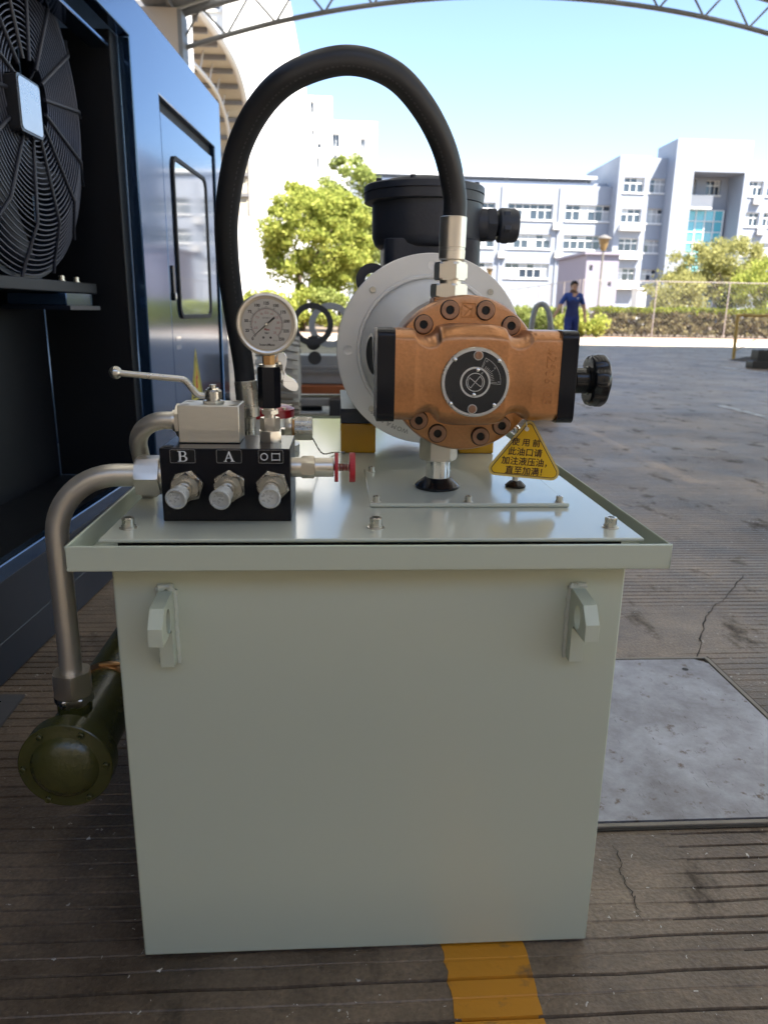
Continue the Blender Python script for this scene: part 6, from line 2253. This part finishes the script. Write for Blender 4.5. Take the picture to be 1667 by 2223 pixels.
for s_ in (-1, 1):
    n = 'R' if s_ < 0 else 'L'
    el = (-.315, -.02, 1.17) if s_ < 0 else (.275, .02, 1.15)
    wr_ = (-.425, -.14, 1.00) if s_ < 0 else (.285, -.10, .94)
    hd_ = (-.465, -.18, .950) if s_ < 0 else (.287, -.13, .872)
    sk += [('sh' + n, (s_ * .175, .01, 1.405), (.072, .07), 'upper'), ('el' + n, el, (.052, .052), 'sh' + n), ('wr' + n, wr_, (.030, .028), 'el' + n), ('hd' + n, hd_, (.034, .022), 'wr' + n)]
    hv, wv = V(hd_), V(wr_)
    dr = (hv - wv).normalized()
    sd_ = dr.cross(V((0, 1, 0.2))).normalized()
    for f_i, (off, ln) in enumerate(((-.028, .062), (-.010, .075), (.009, .07), (.027, .055))):
        p1 = hv + sd_ * off + dr * 0.03
        p2 = p1 + dr * ln * 0.55 + V((0, -.006, -.008))
        sk += [('f%s%d' % (n, f_i), tuple(p1), (.011, .011), 'hd' + n), ('g%s%d' % (n, f_i), tuple(p2), (.009, .009), 'f%s%d' % (n, f_i))]
    tq = wv + dr * 0.02 + sd_ * -.04
    sk += [('t' + n, tuple(tq), (.012, .012), 'wr' + n), ('u' + n, tuple(tq + dr * .035 + sd_ * -.008), (.010, .010), 't' + n)]
    stp_ = -.14 if s_ < 0 else .12
    sk += [('hip' + n, (s_ * .09, 0, .88), (.105, .11), 'pelvis'), ('kn' + n, (s_ * .105, stp_ * .6, .50), (.075, .08), 'hip' + n), ('an' + n, (s_ * .11, stp_ * (1.1 if s_ < 0 else 1.4), .10), (.055, .06), 'kn' + n),
           ('toe' + n, (s_ * .125, stp_ * (1.1 if s_ < 0 else 1.4) - .15, .045), (.048, .040), 'an' + n)]
names = [s_[0] for s_ in sk]
me = bpy.data.meshes.new('body_cage')
me.from_pydata([s_[1] for s_ in sk], [(names.index(s_[3]), i) for i, s_ in enumerate(sk) if s_[3]], [])
tmp = bpy.data.objects.new('body_cage', me)
col.objects.link(tmp)
tmp.modifiers.new('skin', 'SKIN')
ss = tmp.modifiers.new('sub', 'SUBSURF')
ss.levels = 2
ss.render_levels = 2
for i, s_ in enumerate(sk):
    me.skin_vertices[0].data[i].radius = s_[2]
    me.skin_vertices[0].data[i].use_root = (i == 0)
dg = bpy.context.evaluated_depsgraph_get()
bme = bpy.data.meshes.new_from_object(tmp.evaluated_get(dg))
bpy.data.objects.remove(tmp)
bme.name = 'body'
bme.materials.clear()
for m_ in (M_skin, M_shirt, M_shirt2, M_trous, M_shoe):
    bme.materials.append(m_)
for p_ in bme.polygons:
    c = p_.center
    if c.z > 1.47 or (c.z > 1.36 and abs(c.x) < 0.045 * (c.z - 1.33) / 0.1 and c.y < -0.02):
        i = 0
    elif abs(c.x) > 0.19 and c.z < 1.21 and c.z > .78:
        i = 0
    elif c.z < 0.10:
        i = 4
    elif c.z < 0.93:
        i = 3
    elif c.z > 1.285 or abs(c.x) > 0.19:
        i = 1
    else:
        i = 2
    p_.material_index = i
bme.shade_smooth()
body = bpy.data.objects.new('body', bme)
link(body, per, (pq.x, 17.8, 0.012))
hx_, hy_, hz_ = pq.x, 17.8, 0.012
hr_ = MB().sphere((hx_, hy_ + .012, hz_ + 1.645), 0.1, 22, (0.92, 1.08, 1.02))
hr_.v = [(x, y, max(z, hz_ + 1.63 - (y - hy_) * 0.9) + 0.006 * math.sin(x * 190) * (z > hz_ + 1.66)) for x, y, z in hr_.v]
hr_.build('hair', M_hair, per, angle=60)
for sx in (-1, 1):
    MB().sphere((hx_ + sx * .030, hy_ - .094, hz_ + 1.622), 0.011, 10).build('eye', M_hair, per, angle=60)
    MB().sphere((hx_ + sx * .080, hy_ + .005, hz_ + 1.605), 0.024, 10, (.4, .7, 1.2)).build('ear', M_skin, per, angle=60)
MB().sphere((hx_, hy_ - .104, hz_ + 1.592), 0.016, 10, (.8, 1, 1.3)).build('nose', M_skin, per, angle=60)
MB().sphere((hx_, hy_ - .084, hz_ + 1.556), 0.02, 10, (1.2, .5, .35)).build('mouth', M_inkr, per, angle=60)
MB().sphere((hx_ + .075, hy_ - .108, hz_ + 1.345), 0.022, 10, (1, .3, .8)).build('shirt_badge', M_frame, per, angle=60)
